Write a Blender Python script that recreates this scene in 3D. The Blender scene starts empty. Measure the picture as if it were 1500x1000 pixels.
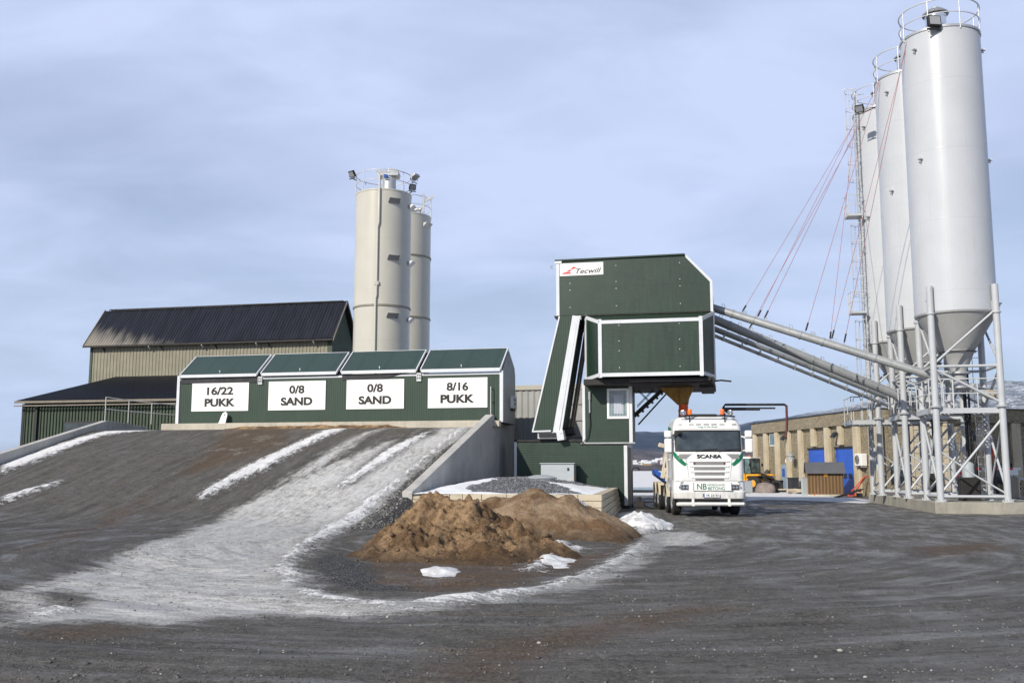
import bpy, bmesh, math, random
import numpy as np
from mathutils import Vector, Matrix
random.seed(7)
rng=np.random.default_rng(11)
R=math.radians
SC=bpy.context.scene
COL=SC.collection

# ---------------------------------------------------------------- camera
PITCH=math.atan(188/1450)
cam=bpy.data.cameras.new('camera'); camo=bpy.data.objects.new('camera',cam); COL.objects.link(camo)
cam.sensor_width=36; cam.lens=36*1450/1500; cam.clip_end=40000; cam.clip_start=0.1
camo.location=(0,0,1.6); camo.rotation_euler=(R(90)+PITCH,0,0)
SC.camera=camo

# ---------------------------------------------------------------- light
SUN_AZ=R(40)      # the sun stands behind the camera, this far to its left
SUN_EL=R(31)
sun=bpy.data.lights.new('sun','SUN'); suno=bpy.data.objects.new('sun',sun); COL.objects.link(suno)
sun.energy=4.9; sun.angle=R(0.6); sun.color=(1.0,0.93,0.82)
sd=Vector((-math.sin(SUN_AZ)*math.cos(SUN_EL),-math.cos(SUN_AZ)*math.cos(SUN_EL),math.sin(SUN_EL)))
suno.rotation_euler=(-sd).to_track_quat('-Z','Y').to_euler()
suno.location=(0,0,60)
wd=bpy.data.worlds.new('World'); SC.world=wd; wd.use_nodes=True
def world():
    nt=wd.node_tree; N=nt.nodes; L=nt.links; N.clear()
    out=N.new('ShaderNodeOutputWorld'); bg=N.new('ShaderNodeBackground'); sky=N.new('ShaderNodeTexSky')
    sky.sky_type='NISHITA'; sky.sun_disc=False; sky.sun_elevation=SUN_EL; sky.sun_rotation=math.pi+SUN_AZ
    sky.air_density=1.0; sky.dust_density=0.6; sky.ozone_density=2.0
    tc=N.new('ShaderNodeTexCoord'); sx=N.new('ShaderNodeSeparateXYZ'); L.new(tc.outputs['Generated'],sx.inputs[0])
    def m(op,a,b=None,c=None):
        n=N.new('ShaderNodeMath'); n.operation=op
        for i,v in enumerate((a,b,c)):
            if v is None: continue
            if isinstance(v,(int,float)): n.inputs[i].default_value=v
            else: L.new(v,n.inputs[i])
        return n.outputs[0]
    z=m('MAXIMUM',sx.outputs[2],0.0); zz=m('ADD',z,0.22)
    cx=m('DIVIDE',sx.outputs[0],zz); cy=m('DIVIDE',sx.outputs[1],zz)
    cb=N.new('ShaderNodeCombineXYZ'); L.new(cx,cb.inputs[0]); L.new(cy,cb.inputs[1])
    def noise(sc,det,rough,off,dist=0.3):
        mp=N.new('ShaderNodeMapping'); mp.inputs['Location'].default_value=off; L.new(cb.outputs[0],mp.inputs[0])
        mp.inputs['Rotation'].default_value=(0,0,0.5); mp.inputs['Scale'].default_value=(1,1.5,1)
        n=N.new('ShaderNodeTexNoise'); n.inputs['Scale'].default_value=sc; n.inputs['Detail'].default_value=det
        n.inputs['Roughness'].default_value=rough; n.inputs['Distortion'].default_value=dist
        L.new(mp.outputs[0],n.inputs['Vector']); return n.outputs['Fac']
    def mr(v,a,b,c,d):
        n=N.new('ShaderNodeMapRange'); n.interpolation_type='SMOOTHSTEP'; L.new(v,n.inputs['Value'])
        for i,k in enumerate((a,b,c,d)): n.inputs[i+1].default_value=k
        return n.outputs[0]
    big=mr(noise(0.75,5,0.52,(3.1,1.7,0)),0.30,0.72,0.0,1.0)
    fine=mr(noise(2.6,6,0.55,(7.4,2.2,0),0.6),0.25,0.8,0.0,1.0)
    veil=m('ADD',m('MULTIPLY',big,0.42),m('MULTIPLY',fine,0.20))
    veil=m('ADD',veil,0.45)
    dark=mr(noise(0.55,3,0.5,(11.2,5.1,0)),0.40,0.80,0.0,0.55)
    mixc=N.new('ShaderNodeMixRGB'); L.new(dark,mixc.inputs[0]); mixc.inputs[1].default_value=(8.2,9.3,12.7,1); mixc.inputs[2].default_value=(7.0,8.1,11.6,1)
    hz=mr(z,0.0,0.34,0.9,0.0)
    mh=N.new('ShaderNodeMixRGB'); L.new(hz,mh.inputs[0]); L.new(mixc.outputs[0],mh.inputs[1]); mh.inputs[2].default_value=(9.3,10.9,14.4,1)
    mx=N.new('ShaderNodeMixRGB'); L.new(m('MULTIPLY',m('MINIMUM',veil,0.92),mr(z,0.44,0.60,1.0,0.05)),mx.inputs[0]); L.new(sky.outputs[0],mx.inputs[1]); L.new(mh.outputs[0],mx.inputs[2])
    L.new(mx.outputs[0],bg.inputs[0]); bg.inputs[1].default_value=0.085
    L.new(bg.outputs[0],out.inputs[0])
world()
SC.view_settings.view_transform='Standard'; SC.view_settings.look='None'; SC.view_settings.gamma=1.0
SC.view_settings.exposure=0.0; SC.view_settings.use_curve_mapping=False

# ---------------------------------------------------------------- material helpers
class NT:
    def __init__(s,name):
        s.m=bpy.data.materials.new(name); s.m.use_nodes=True; s.t=s.m.node_tree; s.N=s.t.nodes; s.L=s.t.links
        s.b=s.N['Principled BSDF']; s._o=None
    def set(s,inp,v):
        if isinstance(v,(int,float)): inp.default_value=v
        elif isinstance(v,(tuple,list)):
            inp.default_value=tuple(v)+((1,) if len(v)==3 and len(inp.default_value)==4 else ())
        else: s.L.new(v,inp)
    def math(s,op,a,b=0.0,c=None,clamp=False):
        n=s.N.new('ShaderNodeMath'); n.operation=op; n.use_clamp=clamp
        s.set(n.inputs[0],a); s.set(n.inputs[1],b)
        if c is not None: s.set(n.inputs[2],c)
        return n.outputs[0]
    def mix(s,f,a,b,mode='MIX'):
        n=s.N.new('ShaderNodeMixRGB'); n.blend_type=mode; s.set(n.inputs[0],f); s.set(n.inputs[1],a); s.set(n.inputs[2],b); return n.outputs[0]
    def obj(s): 
        if not s._o: s._o=s.N.new('ShaderNodeTexCoord')
        return s._o.outputs['Object']
    def pos(s): return s.N.new('ShaderNodeNewGeometry').outputs['Position']
    def mapv(s,v,sc=(1,1,1),loc=(0,0,0),rot=(0,0,0)):
        n=s.N.new('ShaderNodeMapping'); s.L.new(v,n.inputs[0]); n.inputs['Scale'].default_value=sc; n.inputs['Location'].default_value=loc; n.inputs['Rotation'].default_value=rot
        return n.outputs[0]
    def noise(s,v,sc,det=4,rough=0.55,dist=0.0,col=False):
        n=s.N.new('ShaderNodeTexNoise'); s.L.new(v,n.inputs['Vector']); n.inputs['Scale'].default_value=sc; n.inputs['Detail'].default_value=det
        n.inputs['Roughness'].default_value=rough; n.inputs['Distortion'].default_value=dist
        return n.outputs['Color' if col else 'Fac']
    def vor(s,v,sc,feat='F1',out='Distance'):
        n=s.N.new('ShaderNodeTexVoronoi'); n.feature=feat; s.L.new(v,n.inputs['Vector']); n.inputs['Scale'].default_value=sc
        return n.outputs[out]
    def mr(s,v,a,b,c=0.0,d=1.0,smooth=True):
        n=s.N.new('ShaderNodeMapRange'); n.interpolation_type='SMOOTHSTEP' if smooth else 'LINEAR'; s.set(n.inputs['Value'],v)
        for i,k in enumerate((a,b,c,d)): n.inputs[i+1].default_value=k
        return n.outputs[0]
    def attr(s,name):
        n=s.N.new('ShaderNodeAttribute'); n.attribute_name=name; return n.outputs['Fac']
    def sep(s,v):
        n=s.N.new('ShaderNodeSeparateXYZ'); s.L.new(v,n.inputs[0]); return n.outputs
    def comb(s,x,y,z=0.0):
        n=s.N.new('ShaderNodeCombineXYZ'); s.set(n.inputs[0],x); s.set(n.inputs[1],y); s.set(n.inputs[2],z); return n.outputs[0]
    def bump(s,h,strength=0.5,dist=0.02,prev=None):
        n=s.N.new('ShaderNodeBump'); n.inputs['Strength'].default_value=strength; n.inputs['Distance'].default_value=dist; s.set(n.inputs['Height'],h)
        if prev is not None: s.L.new(prev,n.inputs['Normal'])
        s.L.new(n.outputs[0],s.b.inputs['Normal']); return n.outputs[0]
    def out(s,col=None,rough=None,metal=None,spec=None,coat=None):
        if col is not None: s.set(s.b.inputs['Base Color'],col)
        if rough is not None: s.set(s.b.inputs['Roughness'],rough)
        if metal is not None: s.set(s.b.inputs['Metallic'],metal)
        if spec is not None: s.set(s.b.inputs['Specular IOR Level'],spec)
        if coat is not None: s.set(s.b.inputs['Coat Weight'],coat)
        return s.m

def painted(name,col,rough=0.45,metal=0.0,var=0.10,dirt=0.12,dirtcol=(0.10,0.085,0.065),scale=1.3,streak=True,bumpy=0.0,coat=0.0):
    n=NT(name); v=n.obj()
    a=n.noise(v,scale,5,0.6); 
    c=n.mix(n.mr(a,0.3,0.7),tuple(x*(1-var) for x in col),tuple(min(1,x*(1+var)) for x in col))
    if dirt:
        st=n.noise(n.mapv(v,(5,5,0.5)),1.6,5,0.65) if streak else n.noise(v,4,6,0.65)
        c=n.mix(n.math('MULTIPLY',n.mr(st,0.50,0.78),dirt*2.2),c,dirtcol)
    r=n.mr(n.noise(v,7,4,0.6),0.25,0.75,max(0.05,rough-0.09),min(1,rough+0.12))
    if bumpy: n.bump(n.noise(v,14,4,0.6),0.35,bumpy)
    return n.out(c,r,metal,coat=coat)
def panel(name,col,axis,pitch,rough=0.5,depth=0.006,dirt=0.15,dirtcol=(0.09,0.08,0.065),var=0.09):
    """sheet metal with fine pressed lines; axis = the object axis the lines repeat along"""
    n=NT(name); v=n.obj(); s=n.sep(v); p=s[axis]
    f=n.math('FRACT',n.math('DIVIDE',p,pitch))
    line=n.math('MINIMUM',n.mr(f,0.0,0.12),n.mr(f,0.88,1.0,1.0,0.0))
    a=n.noise(v,0.9,5,0.6); fine=n.noise(n.mapv(v,(6,6,0.6)),1.5,6,0.7)
    c=n.mix(n.mr(a,0.3,0.7),tuple(x*(1-var) for x in col),tuple(x*(1+var) for x in col))
    c=n.mix(n.math('MULTIPLY',n.mr(fine,0.48,0.8),dirt*1.8),c,dirtcol)
    c=n.mix(n.math('MULTIPLY',n.math('SUBTRACT',1.0,line),0.22),c,tuple(x*0.55 for x in col))
    n.bump(line,0.9,depth)
    return n.out(c,n.mr(fine,0.2,0.8,rough-0.1,rough+0.12))

# ---------------------------------------------------------------- mesh builder
class MB:
    def __init__(s): s.v=[]; s.f=[]; s.mi=[]; s.cur=0
    def mat(s,i): s.cur=i; return s
    def add(s,vs,fs):
        o=len(s.v); s.v+= [tuple(v) for v in vs]; s.f+=[tuple(i+o for i in f) for f in fs]; s.mi+=[s.cur]*len(fs); return s
    def box(s,x0,x1,y0,y1,z0,z1):
        vs=[(x0,y0,z0),(x1,y0,z0),(x1,y1,z0),(x0,y1,z0),(x0,y0,z1),(x1,y0,z1),(x1,y1,z1),(x0,y1,z1)]
        return s.add(vs,[(0,3,2,1),(4,5,6,7),(0,1,5,4),(1,2,6,5),(2,3,7,6),(3,0,4,7)])
    def obox(s,c,size,rot=(0,0,0)):
        from mathutils import Euler
        m=Matrix.Translation(c)@Euler(rot).to_matrix().to_4x4(); a,b,d=(k/2 for k in size)
        vs=[m@Vector(p) for p in ((-a,-b,-d),(a,-b,-d),(a,b,-d),(-a,b,-d),(-a,-b,d),(a,-b,d),(a,b,d),(-a,b,d))]
        return s.add(vs,[(0,3,2,1),(4,5,6,7),(0,1,5,4),(1,2,6,5),(2,3,7,6),(3,0,4,7)])
    def tube(s,p,q,r,n=10,r2=None,cap=True):
        p=Vector(p);q=Vector(q);d=(q-p).normalized(); a=d.orthogonal().normalized(); b=d.cross(a); r2=r if r2 is None else r2
        vs=[];
        for (c,rr) in ((p,r),(q,r2)):
            for i in range(n):
                t=2*math.pi*i/n; vs.append(c+a*math.cos(t)*rr+b*math.sin(t)*rr)
        fs=[(i,(i+1)%n,n+(i+1)%n,n+i) for i in range(n)]
        if cap: fs+= [tuple(range(n))[::-1],tuple(range(n,2*n))]
        return s.add(vs,fs)
    def pipe(s,pts,r,n=8,closed=False):
        P=[Vector(p) for p in pts]; k=len(P); vs=[]; up=None
        for i in range(k):
            if closed: d=(P[(i+1)%k]-P[i-1]).normalized()
            else: d=(P[min(i+1,k-1)]-P[max(i-1,0)]).normalized()
            if up is None: a=d.orthogonal().normalized()
            else: a=(up-d*up.dot(d)).normalized()
            up=a; b=d.cross(a)
            for j in range(n):
                t=2*math.pi*j/n; vs.append(P[i]+a*math.cos(t)*r+b*math.sin(t)*r)
        fs=[]
        for i in range(k if closed else k-1):
            for j in range(n):
                i2=(i+1)%k; fs.append((i*n+j,i*n+(j+1)%n,i2*n+(j+1)%n,i2*n+j))
        if not closed: fs+=[tuple(range(n))[::-1],tuple(range((k-1)*n,k*n))]
        return s.add(vs,fs)
    def lathe(s,prof,c=(0,0,0),n=32,axis='z',a0=0,a1=2*math.pi):
        full=abs(a1-a0-2*math.pi)<1e-6; m=n if full else n+1; vs=[]
        for (r,z) in prof:
            for i in range(m):
                t=a0+(a1-a0)*i/n; x,y=r*math.cos(t),r*math.sin(t)
                p={'z':(x,y,z),'x':(z,x,y),'y':(y,z,x)}[axis]
                vs.append((c[0]+p[0],c[1]+p[1],c[2]+p[2]))
        fs=[]
        for k in range(len(prof)-1):
            for i in range(n):
                j=(i+1)%m; fs.append((k*m+i,k*m+j,(k+1)*m+j,(k+1)*m+i))
        return s.add(vs,fs)
    def prism(s,poly,axis,a,b):
        """poly in the two other axes; axis 'x': (y,z), 'y': (x,z), 'z': (x,y)"""
        def P(p,t): return {'x':(t,p[0],p[1]),'y':(p[0],t,p[1]),'z':(p[0],p[1],t)}[axis]
        n=len(poly); vs=[P(p,a) for p in poly]+[P(p,b) for p in poly]
        return s.add(vs,[tuple(range(n))[::-1],tuple(range(n,2*n))]+[(i,(i+1)%n,n+(i+1)%n,n+i) for i in range(n)])
    def corr(s,p0,p1,zb,zt,pitch,depth,nrm,flat=0.3):
        """vertical trapezoid sheet from p0 to p1 (xy); zb, zt functions of t in 0..1; nrm = outward xy"""
        L=math.hypot(p1[0]-p0[0],p1[1]-p0[1]); n=max(1,int(round(L/pitch))); pts=[]
        for i in range(n):
            for (f,o) in ((0,0),(flat,0),(flat+0.15,1),(1-0.15,1)): pts.append(((i+f)/n,o))
        pts.append((1.0,0)); vs=[]
        for t,o in pts:
            x=p0[0]+(p1[0]-p0[0])*t+nrm[0]*depth*o; y=p0[1]+(p1[1]-p0[1])*t+nrm[1]*depth*o
            vs+=[(x,y,zb(t)),(x,y,zt(t))]
        return s.add(vs,[(2*i,2*i+2,2*i+3,2*i+1) for i in range(len(pts)-1)])
    def sheet(s,a,b,c,d,pitch,depth):
        """ribbed roof sheet: quad a(low left) b(low right) c(high right) d(high left), ribs run up the slope"""
        a,b,c,d=map(Vector,(a,b,c,d)); nm=(b-a).cross(d-a).normalized(); L=(b-a).length; n=max(1,int(round(L/pitch))); pts=[]
        for i in range(n):
            for (f,o) in ((0,0),(0.55,0),(0.66,1),(0.89,1)): pts.append(((i+f)/n,o))
        pts.append((1.0,0)); vs=[]
        for t,o in pts: vs+=[a.lerp(b,t)+nm*depth*o, d.lerp(c,t)+nm*depth*o]
        return s.add(vs,[(2*i,2*i+2,2*i+3,2*i+1) for i in range(len(pts)-1)])
    def pieces(s):
        """the separate connected pieces as builders of their own"""
        par=list(range(len(s.v)))
        def fd(i):
            while par[i]!=i: par[i]=par[par[i]]; i=par[i]
            return i
        for f in s.f:
            a=fd(f[0])
            for j in f[1:]: par[fd(j)]=a
        g={}
        for k,f in enumerate(s.f): g.setdefault(fd(f[0]),[]).append(k)
        out=[]
        for ks in g.values():
            b=MB(); ids=sorted({i for k in ks for i in s.f[k]}); mp={i:n for n,i in enumerate(ids)}
            b.v=[s.v[i] for i in ids]; b.f=[tuple(mp[i] for i in s.f[k]) for k in ks]; b.mi=[s.mi[k] for k in ks]; out.append(b)
        return out
    def build(s,name,mats,parent=None,bevel=0,smooth=None,seg=2,loc=None,rot=None):
        sing={'bolts':'bolt','trim':'trim','pane':'pane','corner_board':'corner_board','corner_trim':'corner_trim','brackets':'bracket','gutter_clip':'gutter_clip','wall_bracket':'wall_bracket','board_holder':'board_holder','bar_bracket':'bar_bracket','mudguard':'mudguard','wheel_arch':'wheel_arch','wall_brackets':'wall_bracket','red_bands':'red_band','post':'post','barge_board':'barge_board','cap':'cap','rope_ends':'rope_end','bolt':'bolt','block':'block','clamp':'clamp','window_band':'window','filling_hoses':'filling_hose','foot_plate':None,'arm':None,'window_bars':None,'buttons':'button','cross_wires':'cross_wire','guide_rails':'guide_rail','lift_arms':None}
        if parent is not None and sing.get(name):
            ps=s.pieces(); 
            if len(ps)>1:
                r=None
                for p in ps: r=p.build('\0'+sing[name],mats,parent,bevel,smooth,seg,loc,rot)
                return r
        name=name.lstrip('\0')
        me=bpy.data.meshes.new(name); me.from_pydata(s.v,[],s.f)
        if not isinstance(mats,(list,tuple)): mats=[mats]
        for m in mats: me.materials.append(m)
        if len(mats)>1: me.polygons.foreach_set('material_index',s.mi)
        bm=bmesh.new(); bm.from_mesh(me); bmesh.ops.recalc_face_normals(bm,faces=bm.faces); bm.to_mesh(me); bm.free()
        if smooth is not None:
            me.polygons.foreach_set('use_smooth',[True]*len(me.polygons)); me.set_sharp_from_angle(angle=R(smooth))
        o=bpy.data.objects.new(name,me); COL.objects.link(o)
        if bevel:
            md=o.modifiers.new('bevel','BEVEL'); md.width=bevel; md.segments=seg; md.limit_method='ANGLE'; md.angle_limit=R(35)
        if parent: o.parent=parent
        if loc: o.location=loc
        if rot: o.rotation_euler=rot
        return o
def tag(o,label=None,cat=None,group=None,kind=None):
    if label: o['label']=label
    if cat: o['category']=cat
    if group: o['group']=group
    if kind: o['kind']=kind
    return o
def thing(name,label,cat,loc=(0,0,0),rz=0,group=None):
    o=bpy.data.objects.new(name,None); COL.objects.link(o); o.location=loc; o.rotation_euler=(0,0,rz); o.empty_display_size=0.2
    return tag(o,label,cat,group)
def copy_tree(o,parent=None):
    c=o.copy(); COL.objects.link(c); c.parent=parent
    for ch in list(o.children): copy_tree(ch,c)
    return c
def text(txt,mat,parent,loc,w=None,h=None,bold=0.0,shear=0.0,name='lettering',depth=0.004,rot=(math.pi/2,0,0),spacing=1.0):
    cu=bpy.data.curves.new('t','FONT'); cu.body=txt; cu.align_x='CENTER'; cu.align_y='CENTER'; cu.offset=bold; cu.shear=shear; cu.extrude=0.002; cu.space_character=spacing
    to=bpy.data.objects.new('t',cu); COL.objects.link(to)
    dg=bpy.context.evaluated_depsgraph_get(); me=bpy.data.meshes.new_from_object(to.evaluated_get(dg)); bpy.data.objects.remove(to)
    co=np.zeros(len(me.vertices)*3); me.vertices.foreach_get('co',co); co=co.reshape(-1,3)
    mn,mx=co.min(0),co.max(0); c=(mn+mx)/2; sx=(w/(mx[0]-mn[0])) if w else None; sy=(h/(mx[1]-mn[1])) if h else None
    if sx is None: sx=sy
    if sy is None: sy=sx
    co=(co-c)*np.array([sx,sy,depth/max(1e-6,(mx[2]-mn[2]))]); me.vertices.foreach_set('co',co.ravel()); me.materials.clear(); me.materials.append(mat)
    o=bpy.data.objects.new(name,me); COL.objects.link(o); o.parent=parent; o.location=loc; o.rotation_euler=rot
    return o
# ---- terrain (shared) ----
TH=math.radians(12.5)
OX,OY=-0.81,42.0
EX=(math.cos(TH),-math.sin(TH)); EY=(math.sin(TH),math.cos(TH))
def to_us(X,Y):
    dx=X-OX;dy=Y-OY
    return dx*EX[0]+dy*EX[1], dx*EY[0]+dy*EY[1]
def W(u,s,z=0.0):
    return (OX+u*EX[0]+s*EY[0], OY+u*EX[1]+s*EY[1], z)
def softp(x,k): return k*np.logaddexp(0,x/k)
def ramp_h(u,s):
    base=softp(3.68+0.275*s,0.28)-softp(0.275*(s+1.0),0.10)      # climbs, then levels off at the crest
    base=np.clip(base,0,3.68)
    inside=(u>-18.42)&(u<-0.12)
    side=np.clip(1-(u+0.12)/(1.5*base+0.25),0,1)
    side2=np.clip(1-(-18.42-u)/(1.5*base+0.25),0,1)
    open_=s<-10.75
    f=np.where(inside,1.0,np.where(open_&(u>=-0.12),side,np.where((s<-14)&(u<=-18.42),side2,0.0)))
    return np.where(s>0.55,0.0,base*f)
POLY={
 'slush':[
  [(-1.4,41.3),(-1.7,40.2),(-2.5,37.1),(-3.3,34.1),(-3.8,31.4),(-4.1,29),(-4.2,26.3),(-4.19,22.9),(-3.91,19.25),(-3.52,16.6),(-2.95,14.61),(-2.36,13.48),(-1.82,12.89),(-1.28,12.69),(-0.44,13.18),(0.29,14.1),(1.05,15.53),(1.86,18.36),(2.89,22.9),(3.3,28.3),(4,34.9),(5,37.1),(4.2,29),(3.35,22.27),(2.51,18.1),(1.5,14.79),(0.45,13.32),(-0.41,12.25),(-1.18,11.72),(-1.92,11.46),(-2.7,11.5),(-3.43,11.34),(-3.75,10.76),(-4.47,11.1),(-4.83,10.76),(-5.22,10.39),(-6.72,13.32),(-6.65,14.1),(-6.87,16.16),(-7.93,21.28),(-8.9,27.8),(-8.7,31.4),(-8,33.6),(-7.1,35.5),(-6.3,37),(-5.4,38.5),(-4.4,39.9),(-3.5,42),(-2.6,41.6)],
  [(-4.3,42),(-5.5,41.9),(-6.2,39),(-6.8,35.4),(-7.3,33.6),(-7.8,32.8),(-8.2,32.4),(-7.8,34.8),(-7.4,37.2),(-6.8,39.6),(-6.2,41.1),(-5.5,42.2)],
  [(3.8,26.4),(4.9,25.9),(4.9,23.34),(4.04,21.28),(2.94,21.67)],
 ],
 'snow':[
  [(-7.8,42.8),(-6.8,42.7),(-7.2,41.6),(-8.2,39.2),(-8.9,36.1),(-9.5,34.8),(-10.1,32.8),(-10.4,33),(-10.3,34.4),(-9.9,36.3),(-9.2,38.6),(-8.5,40.7)],
  [(-20.2,39.4),(-19.7,41.7),(-18.9,43.7),(-18.2,45.1),(-17.1,45.1),(-15.8,44.5),(-17,44.1),(-18,43.6),(-18.5,41.5),(-18.8,39.8),(-19.4,37.8)],
  [(-17.5,34.3),(-16.4,36.4),(-16.2,36),(-17.1,33.5)],
  [(-3.2,40.9),(-4.1,39.6),(-4.9,37.6),(-5.5,35.1),(-5.9,33.3),(-5.6,33),(-5,34.6),(-4.3,36.9),(-3.7,38.8)],
  [(-1.7,41.5),(-2.8,37.3),(-3.7,33.5),(-4.2,30.8),(-4.4,28.2),(-4.25,21.28),(-3.71,17.07),(-2.96,14.26),(-2.37,13.11),(-1.61,12.57),(-1.26,12.45),(-1.55,12.13),(-2.58,12.77),(-3.53,14.97),(-4.3,18.8),(-5.2,27.5),(-4.7,31.3),(-3.9,33.9),(-3,37.6),(-2.1,41.4)],
  [(-1.27,12.63),(-0.44,13.18),(0.29,14.1),(1.05,15.53),(1.86,18.36),(2.75,22.07),(2.88,21.28),(1.84,17.07),(0.98,14.61),(0.27,13.48),(-0.42,12.51),(-1.21,12.01)],
  [(3.9,37.1),(4.7,39.5),(4.6,33.9),(3.8,26.4),(3.3,25.3),(3.2,28.3)],
  [(-5.51,11.72),(-5.33,12.01),(-4.98,11.72),(-5.18,11.34)],
  [(0.37,21.67),(1.24,22.9),(1.2,20.56),(0.73,18.1),(0.43,15.94),(0.2,16.6),(0.51,18.8)],
  [(16.2,69.6),(21,78.9),(19.3,65.8),(19.8,59.2),(19.2,52.6),(17.1,48.4),(15.4,52.6),(13.9,55.1),(11.9,51.5)],
  [(0.99,20.92),(1.44,21.28),(1.53,20.21),(1.14,19.87)],
 ],
 'dark':[
  [(-2.9,41.7),(-3.6,42),(-4.5,39.9),(-5.2,37.4),(-5.6,35.3),(-5.8,33.3),(-5.2,33.2),(-4.6,35.7),(-3.9,38.1),(-3,40.2)],
  [(-7.8,40.8),(-8.3,39.2),(-8.8,36.8),(-9,35),(-9.1,34),(-8.1,35.7),(-7.3,38.2),(-6.4,40.4),(-5.8,42.3),(-6.8,42.7)],
  [(-6.23,13.03),(-6.22,13.78),(-5.56,13.32),(-4.96,12.51),(-4.99,11.78),(-5.57,12.01)],
  [(-3.39,16.83),(-3.56,18.8),(-3.26,19.25),(-2.53,17.81),(-2.09,16.26),(-2.09,14.79),(-2.61,14.34)],
 ],
 'brown':[
  [(-3.03,21.28),(-2.37,23.34),(0.14,21.28),(1.43,19.25),(2.99,24.53),(2.62,21.28),(1.69,17.81),(0.84,15.53),(0.1,14.26),(-0.55,13.62),(-1.36,13.48),(-2.14,13.78),(-2.49,14.79)],
  [(-12.7,43.9),(-10.7,43.4),(-9.5,43.2),(-9,39.9),(-10.1,37.9),(-11.2,36.4),(-12.2,35.7),(-12.2,39.6)],
  [(-7.2,42),(-7.8,40.8),(-8.3,37.8),(-9.1,35.9),(-9.8,33.5),(-10.7,31.3),(-10.1,35.2),(-9.5,39.5)],
  [(-12,35.1),(-12.7,31.7),(-10.92,23.34),(-9.92,19.55),(-9.03,17.81),(-10.01,22.05),(-11.9,31.8)],
  [(-4.97,10.17),(-4.84,10.94),(-4.25,11.1),(-3.53,10.76),(-3.75,10.17),(-4.2,9.65),(-4.81,9.59)],
  [(0.99,11.34),(2.05,12.19),(2.64,11.9),(1.78,10.61),(1,9.97)],
  [(8.36,21.28),(11.07,23.34),(10.81,21.28),(8.52,18.8),(7.5,18.8)],
  [(-0.95,7.55),(-0.33,9.97),(1.14,11.34),(1.71,11.1),(0.62,9.22),(0.05,7.77)],
 ],
 'gravel':[
  [(-1.4,41.1),(-1.4,40),(-2.2,36.2),(-2.8,33.4),(-3.1,32.5),(-3.1,30.4),(-3.7,28.5),(-4.2,26.3),(-4.2,29.2),(-3.8,31.7),(-3.2,34.1),(-2.5,37.1),(-1.8,40.2)],
  [(-3.41,16.83),(-3.65,19.25),(-3.26,19.25),(-2.4,17.31),(-1.89,14.79),(-1.21,13.78),(-2.14,13.78),(-2.79,14.79)],
 ],
}
# ---------------------------------------------------------------- value noise (numpy)
_T=np.random.default_rng(5).random((256,256))
def vnoise(x,y):
    xi=np.floor(x).astype(int); yi=np.floor(y).astype(int); fx=x-xi; fy=y-yi; fx=fx*fx*(3-2*fx); fy=fy*fy*(3-2*fy)
    a=_T[xi%256,yi%256]; b=_T[(xi+1)%256,yi%256]; c=_T[xi%256,(yi+1)%256]; d=_T[(xi+1)%256,(yi+1)%256]
    return (a*(1-fx)+b*fx)*(1-fy)+(c*(1-fx)+d*fx)*fy
def fbm(x,y,o=4,g=0.5):
    s=0;a=1;t=0
    for i in range(o): s=s+a*vnoise(x*2**i+17.3*i,y*2**i+9.1*i); t+=a; a*=g
    return s/t
def poly_sd(X,Y,poly):
    """signed distance to a polygon, positive inside"""
    d=np.full(X.shape,1e9); ins=np.zeros(X.shape,bool); n=len(poly)
    for i in range(n):
        x0,y0=poly[i]; x1,y1=poly[(i+1)%n]; ex,ey=x1-x0,y1-y0; L=ex*ex+ey*ey+1e-12
        t=np.clip(((X-x0)*ex+(Y-y0)*ey)/L,0,1); d=np.minimum(d,(X-x0-t*ex)**2+(Y-y0-t*ey)**2)
        if abs(ey)>1e-9: ins^=((y0>Y)!=(y1>Y))&(X<x0+(Y-y0)*ex/ey)
    d=np.sqrt(d); return np.where(ins,d,-d)
def sd_all(X,Y,polys,lim=1.5):
    r=np.full(X.shape,-lim)
    for p in polys:
        xs=[q[0] for q in p]; ys=[q[1] for q in p]
        m=(X>min(xs)-lim)&(X<max(xs)+lim)&(Y>min(ys)-lim)&(Y<max(ys)+lim)
        if m.any(): r[m]=np.maximum(r[m],poly_sd(X[m],Y[m],p))
    return np.clip(r,-lim,lim)
def grid_mesh(name,X,Y,Z,mat,attrs=None,keep=None,parent=None,smooth=True):
    """heightfield from 2D arrays"""
    n,m=X.shape; co=np.stack([X,Y,Z],-1).reshape(-1,3).astype(np.float32)
    i,j=np.meshgrid(np.arange(n-1),np.arange(m-1),indexing='ij'); a=i*m+j
    q=np.stack([a,a+1,a+m+1,a+m],-1).reshape(-1,4)
    # orient upward
    v0,v1,v2=co[q[0,0]],co[q[0,1]],co[q[0,2]]
    if np.cross(v1-v0,v2-v0)[2]<0: q=q[:,::-1]
    if keep is not None: q=q[keep.reshape(-1)]
    me=bpy.data.meshes.new(name); me.vertices.add(len(co)); me.vertices.foreach_set('co',co.ravel())
    me.loops.add(q.size); me.loops.foreach_set('vertex_index',q.ravel().astype(np.int32))
    me.polygons.add(len(q)); me.polygons.foreach_set('loop_start',np.arange(0,q.size,4,dtype=np.int32)); 
    me.update(calc_edges=True); me.polygons.foreach_set('use_smooth',[smooth]*len(q))
    for k,v in (attrs or {}).items():
        at=me.attributes.new(k,'FLOAT','POINT'); at.data.foreach_set('value',v.reshape(-1).astype(np.float32))
    me.materials.append(mat); me.validate(); me.update()
    o=bpy.data.objects.new(name,me); COL.objects.link(o)
    if parent: o.parent=parent
    return o
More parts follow.
